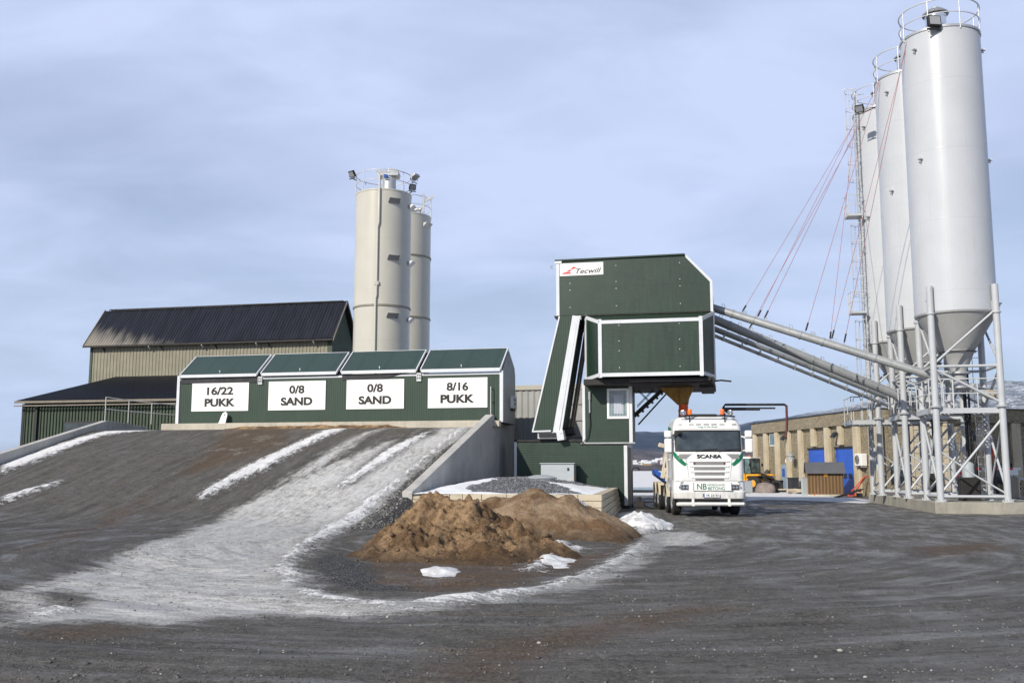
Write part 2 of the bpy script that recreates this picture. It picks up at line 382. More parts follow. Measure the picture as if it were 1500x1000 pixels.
# ---------------------------------------------------------------- materials
M={}
def ground_material():
    n=NT('yard_surface'); P=n.pos(); d=n.attr('flow_d'); al=n.attr('flow_a')
    fl=n.comb(n.math('MULTIPLY',d,2.6),n.math('MULTIPLY',al,0.55),0.0)
    fl2=n.comb(n.math('MULTIPLY',d,9.0),n.math('MULTIPLY',al,2.6),3.0)
    st=n.noise(fl,1.0,7,0.68,0.12); st2=n.noise(fl2,1.0,6,0.72,0.1)
    n1=n.noise(P,0.55,7,0.66,0.3); n2=n.noise(P,3.2,7,0.72,0.2); n3=n.noise(P,24,5,0.7); n4=n.noise(P,95,3,0.7)
    peb=n.vor(P,42); pebc=n.vor(P,42,out='Color')
    far=n.attr('far')
    # damp crushed stone and clay
    t=n.math('ADD',n.math('MULTIPLY',st,0.38),n.math('ADD',n.math('MULTIPLY',n2,0.34),n.math('MULTIPLY',n3,0.28)))
    c=n.mix(n.mr(t,0.36,0.64),(0.047,0.045,0.041),(0.165,0.158,0.143))
    c=n.mix(n.mr(n3,0.40,0.75,0.0,0.7),c,(0.19,0.18,0.165)); c=n.mix(n.mr(n.noise(P,11,5,0.75),0.36,0.5,0.65,0.0),c,(0.030,0.029,0.027))
    c=n.mix(n.math('MULTIPLY',n.mr(n4,0.3,0.55,1.0,0.0),0.55),c,(0.018,0.017,0.016))
    tr=n.math('MULTIPLY',n.mr(n.math('SINE',n.math('ADD',n.math('MULTIPLY',al,24.0),n.math('MULTIPLY',n2,5.0))),-0.2,0.6),n.mr(n.math('SINE',n.math('ADD',n.math('MULTIPLY',d,7.5),n.math('MULTIPLY',n2,4.0))),0.1,0.6)); tr=n.math('MULTIPLY',tr,n.mr(n1,0.40,0.60))
    c=n.mix(n.math('MULTIPLY',tr,0.28),c,(0.028,0.026,0.023))
    # warmer clay patches
    warm=n.mr(n.math('ADD',n1,n.math('MULTIPLY',st2,0.25)),0.58,0.80)
    c=n.mix(n.math('MULTIPLY',warm,0.38),c,(0.115,0.088,0.060))
    # sand brown
    bs=n.math('ADD',n.attr('brown'),n.math('MULTIPLY',n.math('SUBTRACT',n.math('ADD',n.math('MULTIPLY',st,0.6),n.math('MULTIPLY',n2,0.4)),0.5),2.2))
    bf=n.mr(bs,-0.25,0.55)
    c=n.mix(n.math('MULTIPLY',bf,0.75),c,n.mix(n.mr(n3,0.3,0.7),(0.040,0.027,0.017),(0.15,0.098,0.058)))
    # coarse gravel
    gs=n.math('ADD',n.attr('gravel'),n.math('MULTIPLY',n.math('SUBTRACT',n2,0.5),1.3))
    gf=n.mr(gs,-0.10,0.20)
    gcol=n.mix(n.sep(pebc)[0],(0.035,0.036,0.040),(0.17,0.17,0.175))
    gcol=n.mix(n.mr(peb,0.35,0.75,0.0,0.85),gcol,(0.012,0.012,0.013))
    c=n.mix(gf,c,gcol)
    # thin grey ice and slush
    ss=n.math('ADD',n.attr('slush'),n.math('MULTIPLY',n.math('SUBTRACT',n.math('ADD',n.math('MULTIPLY',st,0.55),n.math('ADD',n.math('MULTIPLY',n2,0.3),n.math('MULTIPLY',n3,0.15))),0.5),2.6))
    dk=n.math('ADD',n.attr('dark'),n.math('MULTIPLY',n.math('SUBTRACT',n.math('ADD',n.math('MULTIPLY',st2,0.5),n.math('MULTIPLY',n2,0.5)),0.5),1.6))
    nd=n.mr(dk,-0.12,0.28,1.0,0.0)
    sf=n.math('MULTIPLY',n.math('MULTIPLY',n.mr(ss,-0.22,0.46),nd),n.math('SUBTRACT',1.0,n.math('MULTIPLY',gf,0.92)))
    ic=n.mix(n.mr(n.math('ADD',n.math('MULTIPLY',st2,0.45),n.math('ADD',n.math('MULTIPLY',n2,0.2),n.math('MULTIPLY',n3,0.35))),0.38,0.58),(0.19,0.185,0.175),(0.68,0.675,0.66))
    ic=n.mix(n.mr(n1,0.42,0.66,0.0,0.6),ic,(0.72,0.72,0.72)); ic=n.mix(n.math('MULTIPLY',tr,0.22),ic,(0.20,0.19,0.175))
    c=n.mix(n.math('MULTIPLY',sf,0.93),c,ic)
    # scattered thin ice on the flat yard
    ys=n.math('MULTIPLY',n.mr(n.math('ADD',n.math('MULTIPLY',st,0.62),n.math('MULTIPLY',n1,0.38)),0.50,0.66),n.mr(n3,0.28,0.62))
    c=n.mix(n.math('MULTIPLY',n.math('MULTIPLY',n.math('MULTIPLY',ys,n.attr('yard')),n.math('SUBTRACT',1.0,n.math('MAXIMUM',gf,n.math('MULTIPLY',bf,0.8)))),0.62),c,(0.26,0.265,0.275))
    film_sheen=n.math('MULTIPLY',n.math('MULTIPLY',n.mr(n.math('ADD',n.math('MULTIPLY',n1,0.6),n.math('MULTIPLY',st,0.4)),0.40,0.60),n.attr('yard')),n.mr(n.sep(P)[0],-3.0,9.0,0.25,1.0)); film_sheen=n.math('MULTIPLY',film_sheen,n.math('MULTIPLY',n.math('SUBTRACT',1.0,gf),n.math('SUBTRACT',1.0,n.math('MULTIPLY',bf,0.9)))); c=n.mix(n.math('MULTIPLY',film_sheen,0.50),c,n.mix(n3,(0.13,0.128,0.125),(0.235,0.23,0.225)))  # wet ice film; its sheen is put into the colour, lighter grey rightwards
    # snow
    sn=n.math('ADD',n.attr('snow'),n.math('MULTIPLY',n.math('SUBTRACT',n.math('ADD',n.math('MULTIPLY',n2,0.34),n.math('ADD',n.math('MULTIPLY',st2,0.34),n.math('MULTIPLY',n3,0.32))),0.485),3.1))
    wf=n.mr(sn,-0.08,0.24)
    wf=n.math('MULTIPLY',wf,n.mr(n.math('ADD',n4,n.math('MULTIPLY',n3,0.5)),0.42,0.6,0.72,1.0))
    c=n.mix(wf,c,n.mix(n.mr(n.math('ADD',n.math('MULTIPLY',n3,0.5),n.math('MULTIPLY',st2,0.5)),0.38,0.60),(0.64,0.64,0.645),(0.88,0.88,0.885)))
    # light stone specks in bands
    sp=n.math('MULTIPLY',n.mr(n.vor(P,15),0.07,0.10,1.0,0.0),n.mr(n.math('ADD',st,n.math('MULTIPLY',n1,0.4)),0.66,0.86))
    c=n.mix(n.math('MULTIPLY',sp,0.35),c,(0.30,0.29,0.26))
    wet=n.mr(n.math('ADD',n.math('MULTIPLY',st,0.5),n.math('MULTIPLY',n1,0.5)),0.42,0.62)
    r=n.mix(wet,(0.93,)*3,(0.48,)*3); r=n.mix(n.math('MAXIMUM',wf,gf),r,(0.85,)*3)
    r=n.mix(n.math('MULTIPLY',n.math('MULTIPLY',ys,n.attr('yard')),0.7),r,(0.24,)*3)
    r=n.mix(n.math('MULTIPLY',bf,n.mr(n.noise(P,0.9,5,0.6),0.56,0.62)),r,(0.10,)*3)
    r=n.mix(n.math('MULTIPLY',film_sheen,0.55),r,(0.30,)*3)
    hb=n.math('ADD',n.math('MULTIPLY',n3,0.35),n.math('ADD',n.math('MULTIPLY',n4,0.12),n.math('MULTIPLY',st2,0.45)))
    hb=n.math('ADD',hb,n.math('MULTIPLY',n2,0.6))
    hb=n.math('ADD',hb,n.math('ADD',n.math('MULTIPLY',wf,0.5),n.math('MULTIPLY',tr,-0.10)))
    b1=n.bump(hb,0.9,0.07)
    pb=n.math('MULTIPLY',n.math('MULTIPLY',n.math('SUBTRACT',0.8,peb),gf),1.0)
    n.bump(pb,0.9,0.03,b1)
    return n.out(c,r,spec=0.36)
M['ground']=ground_material()
def welded(name,col,rough,pitch,dirt):
    """smooth painted plate with faint weld seams round the shell"""
    n=NT(name); v=n.obj(); s=n.sep(v); f=n.math('FRACT',n.math('DIVIDE',s[2],pitch)); ln=n.math('MULTIPLY',n.mr(f,0.0,0.010),n.mr(f,0.990,1.0,1.0,0.0))
    a=n.noise(v,0.7,4,0.5); st=n.noise(n.mapv(v,(4,4,0.25)),1.5,5,0.65)
    c=n.mix(n.mr(a,0.3,0.7),tuple(x*0.97 for x in col),tuple(x*1.03 for x in col)); c=n.mix(n.math('MULTIPLY',n.mr(st,0.55,0.8),dirt*2),c,tuple(x*0.6 for x in col))
    rs=n.math('MULTIPLY',n.mr(n.noise(n.mapv(v,(9,9,0.16)),1.5,4,0.6),0.60,0.74),n.mr(n.noise(v,0.5,3,0.5),0.45,0.7)); c=n.mix(n.math('MULTIPLY',rs,0.22),c,(0.27,0.21,0.14))
    c=n.mix(n.math('MULTIPLY',n.math('SUBTRACT',1.0,ln),0.22),c,tuple(x*0.6 for x in col))
    h=n.math('ADD',n.math('MULTIPLY',ln,-0.35),n.math('MULTIPLY',n.noise(n.mapv(v,(1,1,0.6)),1.1,3,0.5),1.0)); n.bump(h,0.35,0.012)
    return n.out(c,n.mr(st,0.2,0.8,rough-0.03,rough+0.05))
def gravel_material():
    n=NT('crushed_stone'); P=n.pos(); pe=n.vor(P,26); pc=n.vor(P,26,out='Color'); n2=n.noise(P,3,5,0.6); n3=n.noise(P,60,3,0.6)
    g=n.mix(n.sep(pc)[0],(0.07,0.074,0.085),(0.30,0.31,0.33)); g=n.mix(n.mr(pe,0.35,0.7,0.0,0.9),g,(0.02,0.02,0.022))
    g=n.mix(n.math('MULTIPLY',n3,0.25),g,(0.2,0.2,0.2))
    sn=n.math('ADD',n.attr('snow'),n.math('MULTIPLY',n.math('SUBTRACT',n2,0.5),0.9)); wf=n.mr(sn,-0.02,0.05)
    c=n.mix(wf,g,(0.80,0.82,0.85))
    n.bump(n.math('MULTIPLY',n.math('SUBTRACT',0.8,pe),n.math('SUBTRACT',1.0,wf)),0.9,0.035)
    return n.out(c,0.85)
M['gravel']=gravel_material()
def sand_material(nm,lo,hi,dk):
    n=NT(nm); P=n.pos(); a=n.noise(P,1.1,6,0.62,0.5); b=n.noise(P,7,6,0.7,0.4); f=n.noise(P,70,4,0.7)
    c=n.mix(n.mr(a,0.40,0.62),lo,hi)
    c=n.mix(n.mr(b,0.36,0.54,dk,0.0),c,(0.070,0.034,0.014))
    c=n.mix(n.mr(n.noise(P,2.7,5,0.7),0.55,0.72),c,(0.30,0.22,0.14))
    c=n.mix(n.mr(f,0.42,0.72,0.0,0.6),c,(0.46,0.33,0.21)); c=n.mix(n.mr(n.noise(P,32,4,0.75),0.30,0.46,0.7,0.0),c,(0.07,0.035,0.015)); c=n.mix(n.mr(n.vor(P,26),0.10,0.16,0.55,0.0),c,(0.33,0.30,0.26))
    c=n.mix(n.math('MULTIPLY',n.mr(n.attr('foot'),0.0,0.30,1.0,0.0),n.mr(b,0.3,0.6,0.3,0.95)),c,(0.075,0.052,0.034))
    h=n.math('ADD',n.math('MULTIPLY',b,0.6),n.math('ADD',n.math('MULTIPLY',f,0.16),n.math('MULTIPLY',n.noise(P,20,5,0.75),0.4))); n.bump(h,1.0,0.11)
    return n.out(c,0.93,spec=0.2)
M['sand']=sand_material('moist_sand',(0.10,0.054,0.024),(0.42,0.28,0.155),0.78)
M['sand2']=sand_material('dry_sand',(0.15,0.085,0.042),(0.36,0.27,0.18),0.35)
def snow_material():
    n=NT('old_snow'); P=n.pos(); a=n.noise(P,6,6,0.7); f=n.noise(P,45,4,0.7)
    c=n.mix(n.mr(a,0.35,0.65),(0.60,0.60,0.60),(0.84,0.85,0.87)); c=n.mix(n.mr(f,0.55,0.72,0.0,0.75),c,(0.14,0.12,0.095)); c=n.mix(n.mr(n.noise(P,2.2,5,0.7),0.48,0.62,0.0,0.5),c,(0.33,0.31,0.28))
    n.bump(n.math('ADD',a,n.math('MULTIPLY',f,0.3)),0.7,0.03)
    return n.out(c,0.8)
M['snow']=snow_material()
def concrete_material(name,lo,hi,forms=True,stain=0.35):
    n=NT(name); v=n.obj(); a=n.noise(v,0.9,6,0.65,0.2); b=n.noise(v,9,6,0.7); f=n.noise(v,60,3,0.6); st=n.noise(n.mapv(v,(3.5,3.5,0.35)),1.5,5,0.65)
    c=n.mix(n.mr(a,0.3,0.7),lo,hi); c=n.mix(n.mr(b,0.35,0.7,0.0,0.3),c,tuple(x*1.15 for x in hi)); c=n.mix(n.math('MULTIPLY',n.mr(st,0.5,0.75),stain),c,tuple(x*0.5 for x in lo))
    h=n.math('ADD',n.math('MULTIPLY',b,0.4),n.math('MULTIPLY',f,0.3))
    if forms:
        s=n.sep(v); fy=n.math('FRACT',n.math('DIVIDE',s[1],0.5)); fz=n.math('FRACT',n.math('DIVIDE',s[2],1.25))
        ln=n.math('MULTIPLY',n.mr(fy,0.0,0.03),n.mr(fz,0.0,0.014)); h=n.math('ADD',h,n.math('MULTIPLY',ln,0.8))
        c=n.mix(n.math('MULTIPLY',n.math('SUBTRACT',1.0,ln),0.3),c,tuple(x*0.6 for x in lo))
    n.bump(h,0.6,0.008)
    return n.out(c,0.88)
M['concrete']=concrete_material('cast_concrete',(0.37,0.365,0.355),(0.50,0.49,0.465))
M['slab']=concrete_material('slab_concrete',(0.22,0.21,0.18),(0.36,0.34,0.28),False,0.6)
M['block']=concrete_material('cream_blocks',(0.38,0.33,0.24),(0.52,0.46,0.35),False,0.2)
M['sill']=concrete_material('sill_concrete',(0.36,0.33,0.27),(0.50,0.46,0.38),False,0.4)
GREEN=(0.0105,0.0315,0.0175)
M['green_h']=panel('green_sheet_fine_lines',GREEN,2,0.10,0.42,0.002,0.14,(0.045,0.055,0.045),0.14)
M['green_v']=panel('green_sheet_upright',(0.012,0.036,0.020),0,0.105,0.5,0.006,0.14)
M['green_p']=painted('green_paint',GREEN,0.45,dirt=0.08,dirtcol=(0.05,0.06,0.05))
M['lid']=panel('lid_sheet',(0.040,0.066,0.063),0,1.24,0.5,0.003,0.02,(0.09,0.11,0.11),0.04)
M['trim']=painted('pale_flashing',(0.62,0.64,0.67),0.35,0.0,0.05,0.10,(0.28,0.28,0.28))
M['galv']=painted('galvanised_steel',(0.46,0.47,0.48),0.42,0.55,0.12,0.12,(0.22,0.2,0.17))
M['rail']=painted('galvanised_rail',(0.52,0.52,0.50),0.5,0.25,0.08,0.10)
M['grey_silo']=welded('grey_silo_paint',(0.48,0.50,0.525),0.26,2.8,0.03)
M['grey_leg']=painted('grey_steel_paint',(0.44,0.46,0.48),0.40,0.0,0.05,0.10,(0.25,0.24,0.22))
M['beige_silo']=welded('cream_silo_paint',(0.50,0.485,0.42),0.30,3.0,0.07)
M['tube']=painted('conveyor_paint',(0.33,0.345,0.35),0.35,0.2,0.08,0.18,(0.20,0.19,0.17))
M['white']=painted('white_board',(0.80,0.80,0.78),0.5,0,0.03,0.05,(0.5,0.48,0.42))
M['black']=painted('black_paint',(0.012,0.012,0.013),0.55,0,0.1,0.05)
M['letter']=painted('black_lettering',(0.008,0.008,0.008),0.6,0,0.0,0.0)
M['rubber']=painted('grey_rubber',(0.030,0.031,0.036),0.7,0,0.15,0.15,(0.10,0.10,0.10))
M['tyre']=painted('tyre_rubber',(0.018,0.018,0.019),0.85,0,0.15,0.25,(0.09,0.085,0.08),4,False,0.006)
M['dark_steel']=painted('dark_steel',(0.022,0.020,0.019),0.6,0.3,0.2,0.2,(0.07,0.05,0.03))
M['yellow']=painted('worn_yellow_steel',(0.22,0.125,0.02),0.5,0.1,0.15,0.5,(0.035,0.028,0.02))
M['loader']=painted('yellow_loader_paint',(0.80,0.36,0.015),0.4,0,0.06,0.25,(0.2,0.12,0.05))
M['orange']=painted('orange_sleeve',(0.75,0.10,0.02),0.45,0,0.08,0.15)
M['red']=painted('faded_red_paint',(0.55,0.07,0.03),0.5,0,0.1,0.15)
M['logo_red']=painted('logo_red',(0.62,0.01,0.015),0.5,0,0.0,0.0)
M['darkred']=painted('rust_red_pipe',(0.10,0.02,0.018),0.5,0.1,0.1,0.2)
M['blue_door']=panel('blue_door',(0.010,0.085,0.46),2,0.42,0.4,0.006,0.06,(0.03,0.06,0.2))
M['blue']=painted('blue_paint',(0.012,0.08,0.36),0.4,0,0.06,0.12)
M['logo_green']=painted('logo_green',(0.0,0.16,0.075),0.4,0,0,0)
M['truck']=painted('white_lacquer',(0.78,0.78,0.76),0.22,0.0,0.02,0.12,(0.36,0.32,0.26),2.0,coat=0.4)
def truck_mat():
    n=NT('white_lacquer'); v=n.obj(); s=n.sep(v); a=n.noise(v,2.0,5,0.65); st=n.noise(n.mapv(v,(6,6,0.9)),1.6,6,0.7)
    mud=n.math('MULTIPLY',n.mr(n.math('ADD',s[2],n.math('MULTIPLY',a,-0.9)),-0.1,0.9,0.55,0.0),n.mr(st,0.30,0.62))
    c=n.mix(mud,(0.78,0.78,0.76),(0.30,0.265,0.21)); c=n.mix(n.math('MULTIPLY',n.mr(st,0.52,0.78),0.22),c,(0.40,0.37,0.31))
    return n.out(c,n.mr(mud,0.0,0.5,0.20,0.6),coat=0.3)
M['truck']=truck_mat()
M['truck_trim']=painted('white_plastic',(0.70,0.70,0.67),0.4,0,0.03,0.15,(0.35,0.32,0.27))
M['grille']=painted('grille_mesh',(0.26,0.25,0.24),0.5,0.3,0.1,0.1)
M['chrome']=painted('bright_steel',(0.72,0.73,0.74),0.18,0.95,0.03,0.03)
M['cream']=painted('cream_steel',(0.55,0.48,0.36),0.45,0,0.08,0.25,(0.2,0.15,0.1))
M['grey_box']=painted('grey_cabinet',(0.40,0.44,0.47),0.45,0.1,0.04,0.08,(0.25,0.26,0.26))
M['grey_bldg']=panel('light_grey_sheet',(0.33,0.34,0.33),0,0.30,0.45,0.010,0.12,(0.2,0.2,0.18))
M['barn_wall']=painted('faded_barn_sheet',(0.225,0.21,0.155),0.6,0,0.09,0.28,(0.13,0.14,0.09))
M['annex_wall']=painted('green_barn_sheet',(0.036,0.058,0.034),0.6,0,0.12,0.20,(0.08,0.08,0.055))
M['barn_gable']=painted('dark_green_gable',(0.03,0.055,0.033),0.5,0,0.12,0.15,(0.06,0.06,0.04))
def roof_mat():
    n=NT('dark_roof_sheet'); v=n.obj(); s=n.sep(v)
    a=n.noise(n.mapv(v,(2.2,0.35,0.35)),1.5,5,0.65); 
    c=n.mix(n.mr(a,0.3,0.7),(0.008,0.009,0.014),(0.020,0.022,0.031))
    # paler streaked area low on the left end
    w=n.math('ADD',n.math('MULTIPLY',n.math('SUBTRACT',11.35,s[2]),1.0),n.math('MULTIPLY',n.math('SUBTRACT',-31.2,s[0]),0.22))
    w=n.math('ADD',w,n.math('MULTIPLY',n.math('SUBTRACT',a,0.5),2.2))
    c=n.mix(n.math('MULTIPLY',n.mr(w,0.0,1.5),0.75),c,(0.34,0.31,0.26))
    return n.out(c,0.38)
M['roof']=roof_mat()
M['annex_roof']=painted('dark_annex_roof',(0.012,0.013,0.018),0.5,0,0.2,0.1,(0.04,0.04,0.04))
def pebble_mat():
    n=NT('exposed_aggregate'); v=n.obj(); a=n.noise(v,1.0,5,0.6); p=n.vor(v,16,out='Color'); d=n.vor(v,16)
    c=n.mix(n.sep(p)[0],(0.155,0.125,0.075),(0.42,0.36,0.25)); c=n.mix(n.mr(a,0.3,0.7,0.0,0.35),c,(0.19,0.16,0.10)); c=n.mix(n.mr(d,0.4,0.7,0,0.6),c,(0.10,0.085,0.06))
    n.bump(d,0.5,0.01); return n.out(c,0.85)
M['pebble']=pebble_mat()
M['pilaster']=concrete_material('pale_pilaster',(0.40,0.34,0.235),(0.54,0.47,0.34),False,0.35)
def wood_mat():
    n=NT('brown_boards'); v=n.obj(); s=n.sep(v); f=n.math('FRACT',n.math('DIVIDE',s[0],0.20)); b=n.math('MINIMUM',n.mr(f,0.40,0.46),n.mr(f,0.92,0.98,1,0))
    g=n.noise(n.mapv(v,(14,14,1.2)),1.5,5,0.6); c=n.mix(g,(0.085,0.045,0.016),(0.26,0.155,0.06)); c=n.mix(n.math('MULTIPLY',n.math('SUBTRACT',1.0,b),0.65),c,(0.04,0.02,0.008))
    n.bump(b,0.8,0.02); return n.out(c,0.7)
M['wood']=wood_mat()
def glass_mat(name,col,rough=0.06):
    n=NT(name); v=n.obj(); a=n.noise(v,1.4,4,0.6)
    return n.out(n.mix(n.mr(a,0.35,0.7),tuple(x*0.6 for x in col),tuple(x*1.5 for x in col)),rough,0.0,spec=0.8)
M['glass']=glass_mat('dark_glass',(0.030,0.042,0.045))
M['curtain']=painted('pale_curtain',(0.42,0.46,0.52),0.7,0,0.05,0.0)
M['clearglass']=glass_mat('pale_glass',(0.10,0.16,0.17),0.08)
def lamp_mat(name,col):
    return painted(name,col,0.25,0,0.02,0)
M['amber']=lamp_mat('amber_lens',(0.85,0.16,0.01))
M['lens']=lamp_mat('lamp_lens',(0.30,0.31,0.33))
M['rock']=concrete_material('grey_brown_rock',(0.16,0.13,0.115),(0.28,0.235,0.21),False,0.4)
M['cable']=painted('red_guy_rope',(0.38,0.16,0.18),0.6,0,0.1,0.1)
M['log_end']=painted('log_ends',(0.42,0.32,0.20),0.8,0,0.25,0.3,(0.1,0.07,0.04),9,False)
M['blue_grey']=painted('blue_grey_tank',(0.25,0.33,0.43),0.5,0,0.08,0.1)
# ---------------------------------------------------------------- ground
def arr(*segs):
    a=[]
    for lo,hi,st in segs: a+=list(np.arange(lo,hi-1e-6,st))
    return a
far=[80*1.35**i for i in range(16)]
us=[-x for x in far[::-1]]+arr((-60,-24,1.5),(-24,-18.45,0.2))+[-18.42,-18.36]+arr((-18.2,-0.2,0.11))+[-0.14,-0.10,0.02]+arr((0.12,24,0.11),(24,60,1.2))+far
ss=[-x for x in far[::-1]]+[-60,-50,-45,-42]+arr((-40,-26,0.055),(-26,0.4,0.10))+[0.50,0.56]+arr((0.7,14,0.35),(14,70,1.4))+[x+10 for x in far]
us=np.array(sorted(set(us)));ss=np.array(sorted(set(ss)))
Ug,Sg=np.meshgrid(us,ss,indexing='xy'); Xg=OX+Ug*EX[0]+Sg*EY[0]; Yg=OY+Ug*EX[1]+Sg*EY[1]
# travel direction of the vehicles: round the pile and up the ramp
cu,cs=to_us(0.3,23.0); du=Ug-cu; ds=Sg-cs; ang=np.arctan2(du,-ds)
fd=np.where(ds>0,np.abs(du),np.hypot(du,ds)); fa=np.where(ds>0,np.where(du<0,-ds-9.4,9.4+ds),6.0*ang)
def terr_z(U,S,X,Y,detail=True):
    z=ramp_h(U,S)
    near=np.clip(1-np.hypot(X-2,Y-22)/45,0,1)
    return z
A_sn=sd_all(Xg,Yg,POLY['snow']); A_sl=sd_all(Xg,Yg,POLY['slush']); A_br=sd_all(Xg,Yg,POLY['brown']); A_gr=sd_all(Xg,Yg,POLY['gravel']); A_dk=sd_all(Xg,Yg,POLY['dark'])
Zg=terr_z(Ug,Sg,Xg,Yg)
near=np.clip((46-Yg)/10,0,1)*np.clip((26-np.abs(Xg))/6,0,1)*np.clip((0.2-Sg)/2.0,0,1)
near=near*np.where((Ug>-0.6)&(Ug<6.5)&(Sg>-11.5),0,1)*np.where((Ug<-18.0)&(Sg>-12),0,1)
rut=(fbm(fd*1.5,fa*0.10,4,0.55)-0.5)*0.16+(fbm(fd*5,fa*0.5+40,3,0.6)-0.5)*0.055
lump=(fbm(Xg*0.35,Yg*0.35,3)-0.5)*0.10+(fbm(Xg*3.1+5,Yg*3.1,4,0.6)-0.5)*0.035
zz=(rut+lump)*near*np.where(Xg>6,0.5,1.0)
zz-= np.clip(zz,0,1)*0
sn_b=np.clip(A_sn+0.12,0,0.35)/0.35*0.075*(0.5+fbm(Xg*4,Yg*4,3))*near
Zg=Zg+zz+sn_b
# windrow of spilled snow and dirt thrown up on the outer side of the turning curve
for k,v in (('w',0),): pass
snow_far=np.where((Yg>58)|((Sg>13)),1.5,-1.5)
nf=(fbm(Xg*0.05+3,Yg*0.02,3)-0.5)*4
wf=np.clip((Yg-64)/6+nf,-1.5,1.5)*np.where(Yg>50,1,0)+np.where(Yg>50,0,-1.5)
wf=np.where((Xg>16)&(Yg<74),-1.5,wf)
A_sn2=np.maximum(A_sn,wf)
yard=np.clip(1-np.clip(-(Sg+14)/1.0,-9,0)*0,0,1)*np.where(Zg<0.25,1.0,0.0)
ground=grid_mesh('ground',Xg,Yg,Zg,M['ground'],{'snow':A_sn2,'slush':A_sl,'brown':A_br,'gravel':A_gr,'dark':A_dk,'flow_d':fd,'flow_a':fa,'yard':yard})
tag(ground,kind='structure')

# loose stones lying on the yard
def ico(sub=1):
    bm=bmesh.new(); bmesh.ops.create_icosphere(bm,subdivisions=sub,radius=1); v=np.array([p.co[:] for p in bm.verts]); f=np.array([[q.index for q in p.verts] for p in bm.faces]); bm.free(); return v,f
def stones(name,X,Y,Z,size,mats,mi,seed=1,flat=0.65):
    v,f=ico(1); g=np.random.default_rng(seed); n=len(X); a=g.random(n)*6.28; sc=size[:,None]*(0.7+0.6*g.random((n,3))); sc[:,2]*=flat
    V=v[None]*(1+0.35*(g.random((n,len(v),1))-0.5))*sc[:,None,:]; c,s=np.cos(a)[:,None],np.sin(a)[:,None]
    x=V[...,0]*c-V[...,1]*s+X[:,None]; y=V[...,0]*s+V[...,1]*c+Y[:,None]; z=V[...,2]+Z[:,None]+size[:,None]*0.25
    co=np.stack([x,y,z],-1).reshape(-1,3); F=(f[None]+(np.arange(n)*len(v))[:,None,None]).reshape(-1,3)
    me=bpy.data.meshes.new(name); me.vertices.add(len(co)); me.vertices.foreach_set('co',co.ravel().astype(np.float32))
    me.loops.add(F.size); me.loops.foreach_set('vertex_index',F.ravel().astype(np.int32)); me.polygons.add(len(F)); me.polygons.foreach_set('loop_start',np.arange(0,F.size,3,dtype=np.int32))
    me.update(calc_edges=True)
    for m in mats: me.materials.append(m)
    me.polygons.foreach_set('material_index',np.repeat(mi,len(f)).astype(np.int32)); me.update()
    o=bpy.data.objects.new(name,me); COL.objects.link(o); return o
STM=[painted('stone_dark',(0.075,0.075,0.078),0.8,0,0.2,0,scale=9),painted('stone_mid',(0.17,0.165,0.155),0.8,0,0.2,0,scale=9),painted('stone_pale',(0.36,0.35,0.32),0.8,0,0.15,0,scale=9)]
def ground_z(X,Y):
    """height of the finished yard under given points"""
    u,s=to_us(X,Y); i=np.clip(np.searchsorted(us,u)-1,0,len(us)-2); j=np.clip(np.searchsorted(ss,s)-1,0,len(ss)-2)
    fu=(u-us[i])/(us[i+1]-us[i]); fs=(s-ss[j])/(ss[j+1]-ss[j])
    return (Zg[j,i]*(1-fu)+Zg[j,i+1]*fu)*(1-fs)+(Zg[j+1,i]*(1-fu)+Zg[j+1,i+1]*fu)*fs
def scatter(n,seed):
    g=np.random.default_rng(seed); Y=6.0+20*g.random(n)**1.6; X=(g.random(n)-0.5)*1.15*Y+0.3
    u,s=to_us(X,Y); a=u-cu; b=s-cs; an=np.arctan2(a,-b); d=np.where(b>0,np.abs(a),np.hypot(a,b)); f=np.where(b>0,np.where(a<0,-b-9.4,9.4+b),6*an)
    dens=np.clip((fbm(d*1.1,f*0.12+7,4,0.6)-0.40)*5,0.03,1)
    gr=sd_all(X,Y,POLY['gravel']); dens=np.where(gr>0,1,dens*0.6); sn=sd_all(X,Y,POLY['snow']); dens=np.where(sn>0,0.1,dens); sl=sd_all(X,Y,POLY['slush']); dens=np.where(sl>0,dens*0.35,dens)
    k=g.random(n)<dens; return X[k],Y[k]
sx,sy=scatter(30000,3); g=np.random.default_rng(4)
sz=0.004+0.011*g.random(len(sx))**2.5+0.012*(g.random(len(sx))<0.03)
mi=np.where(g.random(len(sx))<0.62,0,np.where(g.random(len(sx))<0.94,1,2))
st_o=stones('gravel',sx,sy,ground_z(sx,sy),sz,STM,mi,5); tag(st_o,'loose crushed stones strewn over the dirty yard in the foreground','gravel',kind='stuff')
# coarse stones on the shoulder of the ramp beside the wall
g=np.random.default_rng(9); n=5200; s_=-16.5+12.5*g.random(n); u_=-0.25-1.25*g.random(n)+np.where(s_<-11,0.7,0)*g.random(n)
X_=OX+u_*EX[0]+s_*EY[0]; Y_=OY+u_*EX[1]+s_*EY[1]; k=(sd_all(X_,Y_,POLY['gravel'])>-0.12)&(sd_all(X_,Y_,POLY['snow'])<0.0)
X_,Y_=X_[k],Y_[k]; o=stones('ramp_gravel',X_,Y_,ground_z(X_,Y_),0.014+0.028*g.random(len(X_))**2,STM,np.where(g.random(len(X_))<0.55,0,np.where(g.random(len(X_))<0.8,1,2)),6)
tag(o,'coarse grey crushed stone along the right edge of the ramp','gravel',kind='stuff')

# ---------------------------------------------------------------- plant frame helper
RZ=-TH
def plant(name,label,cat,u=0,s=0,z=0,group=None,extra=0.0): return thing(name,label,cat,W(u,s,z),RZ+extra,group)

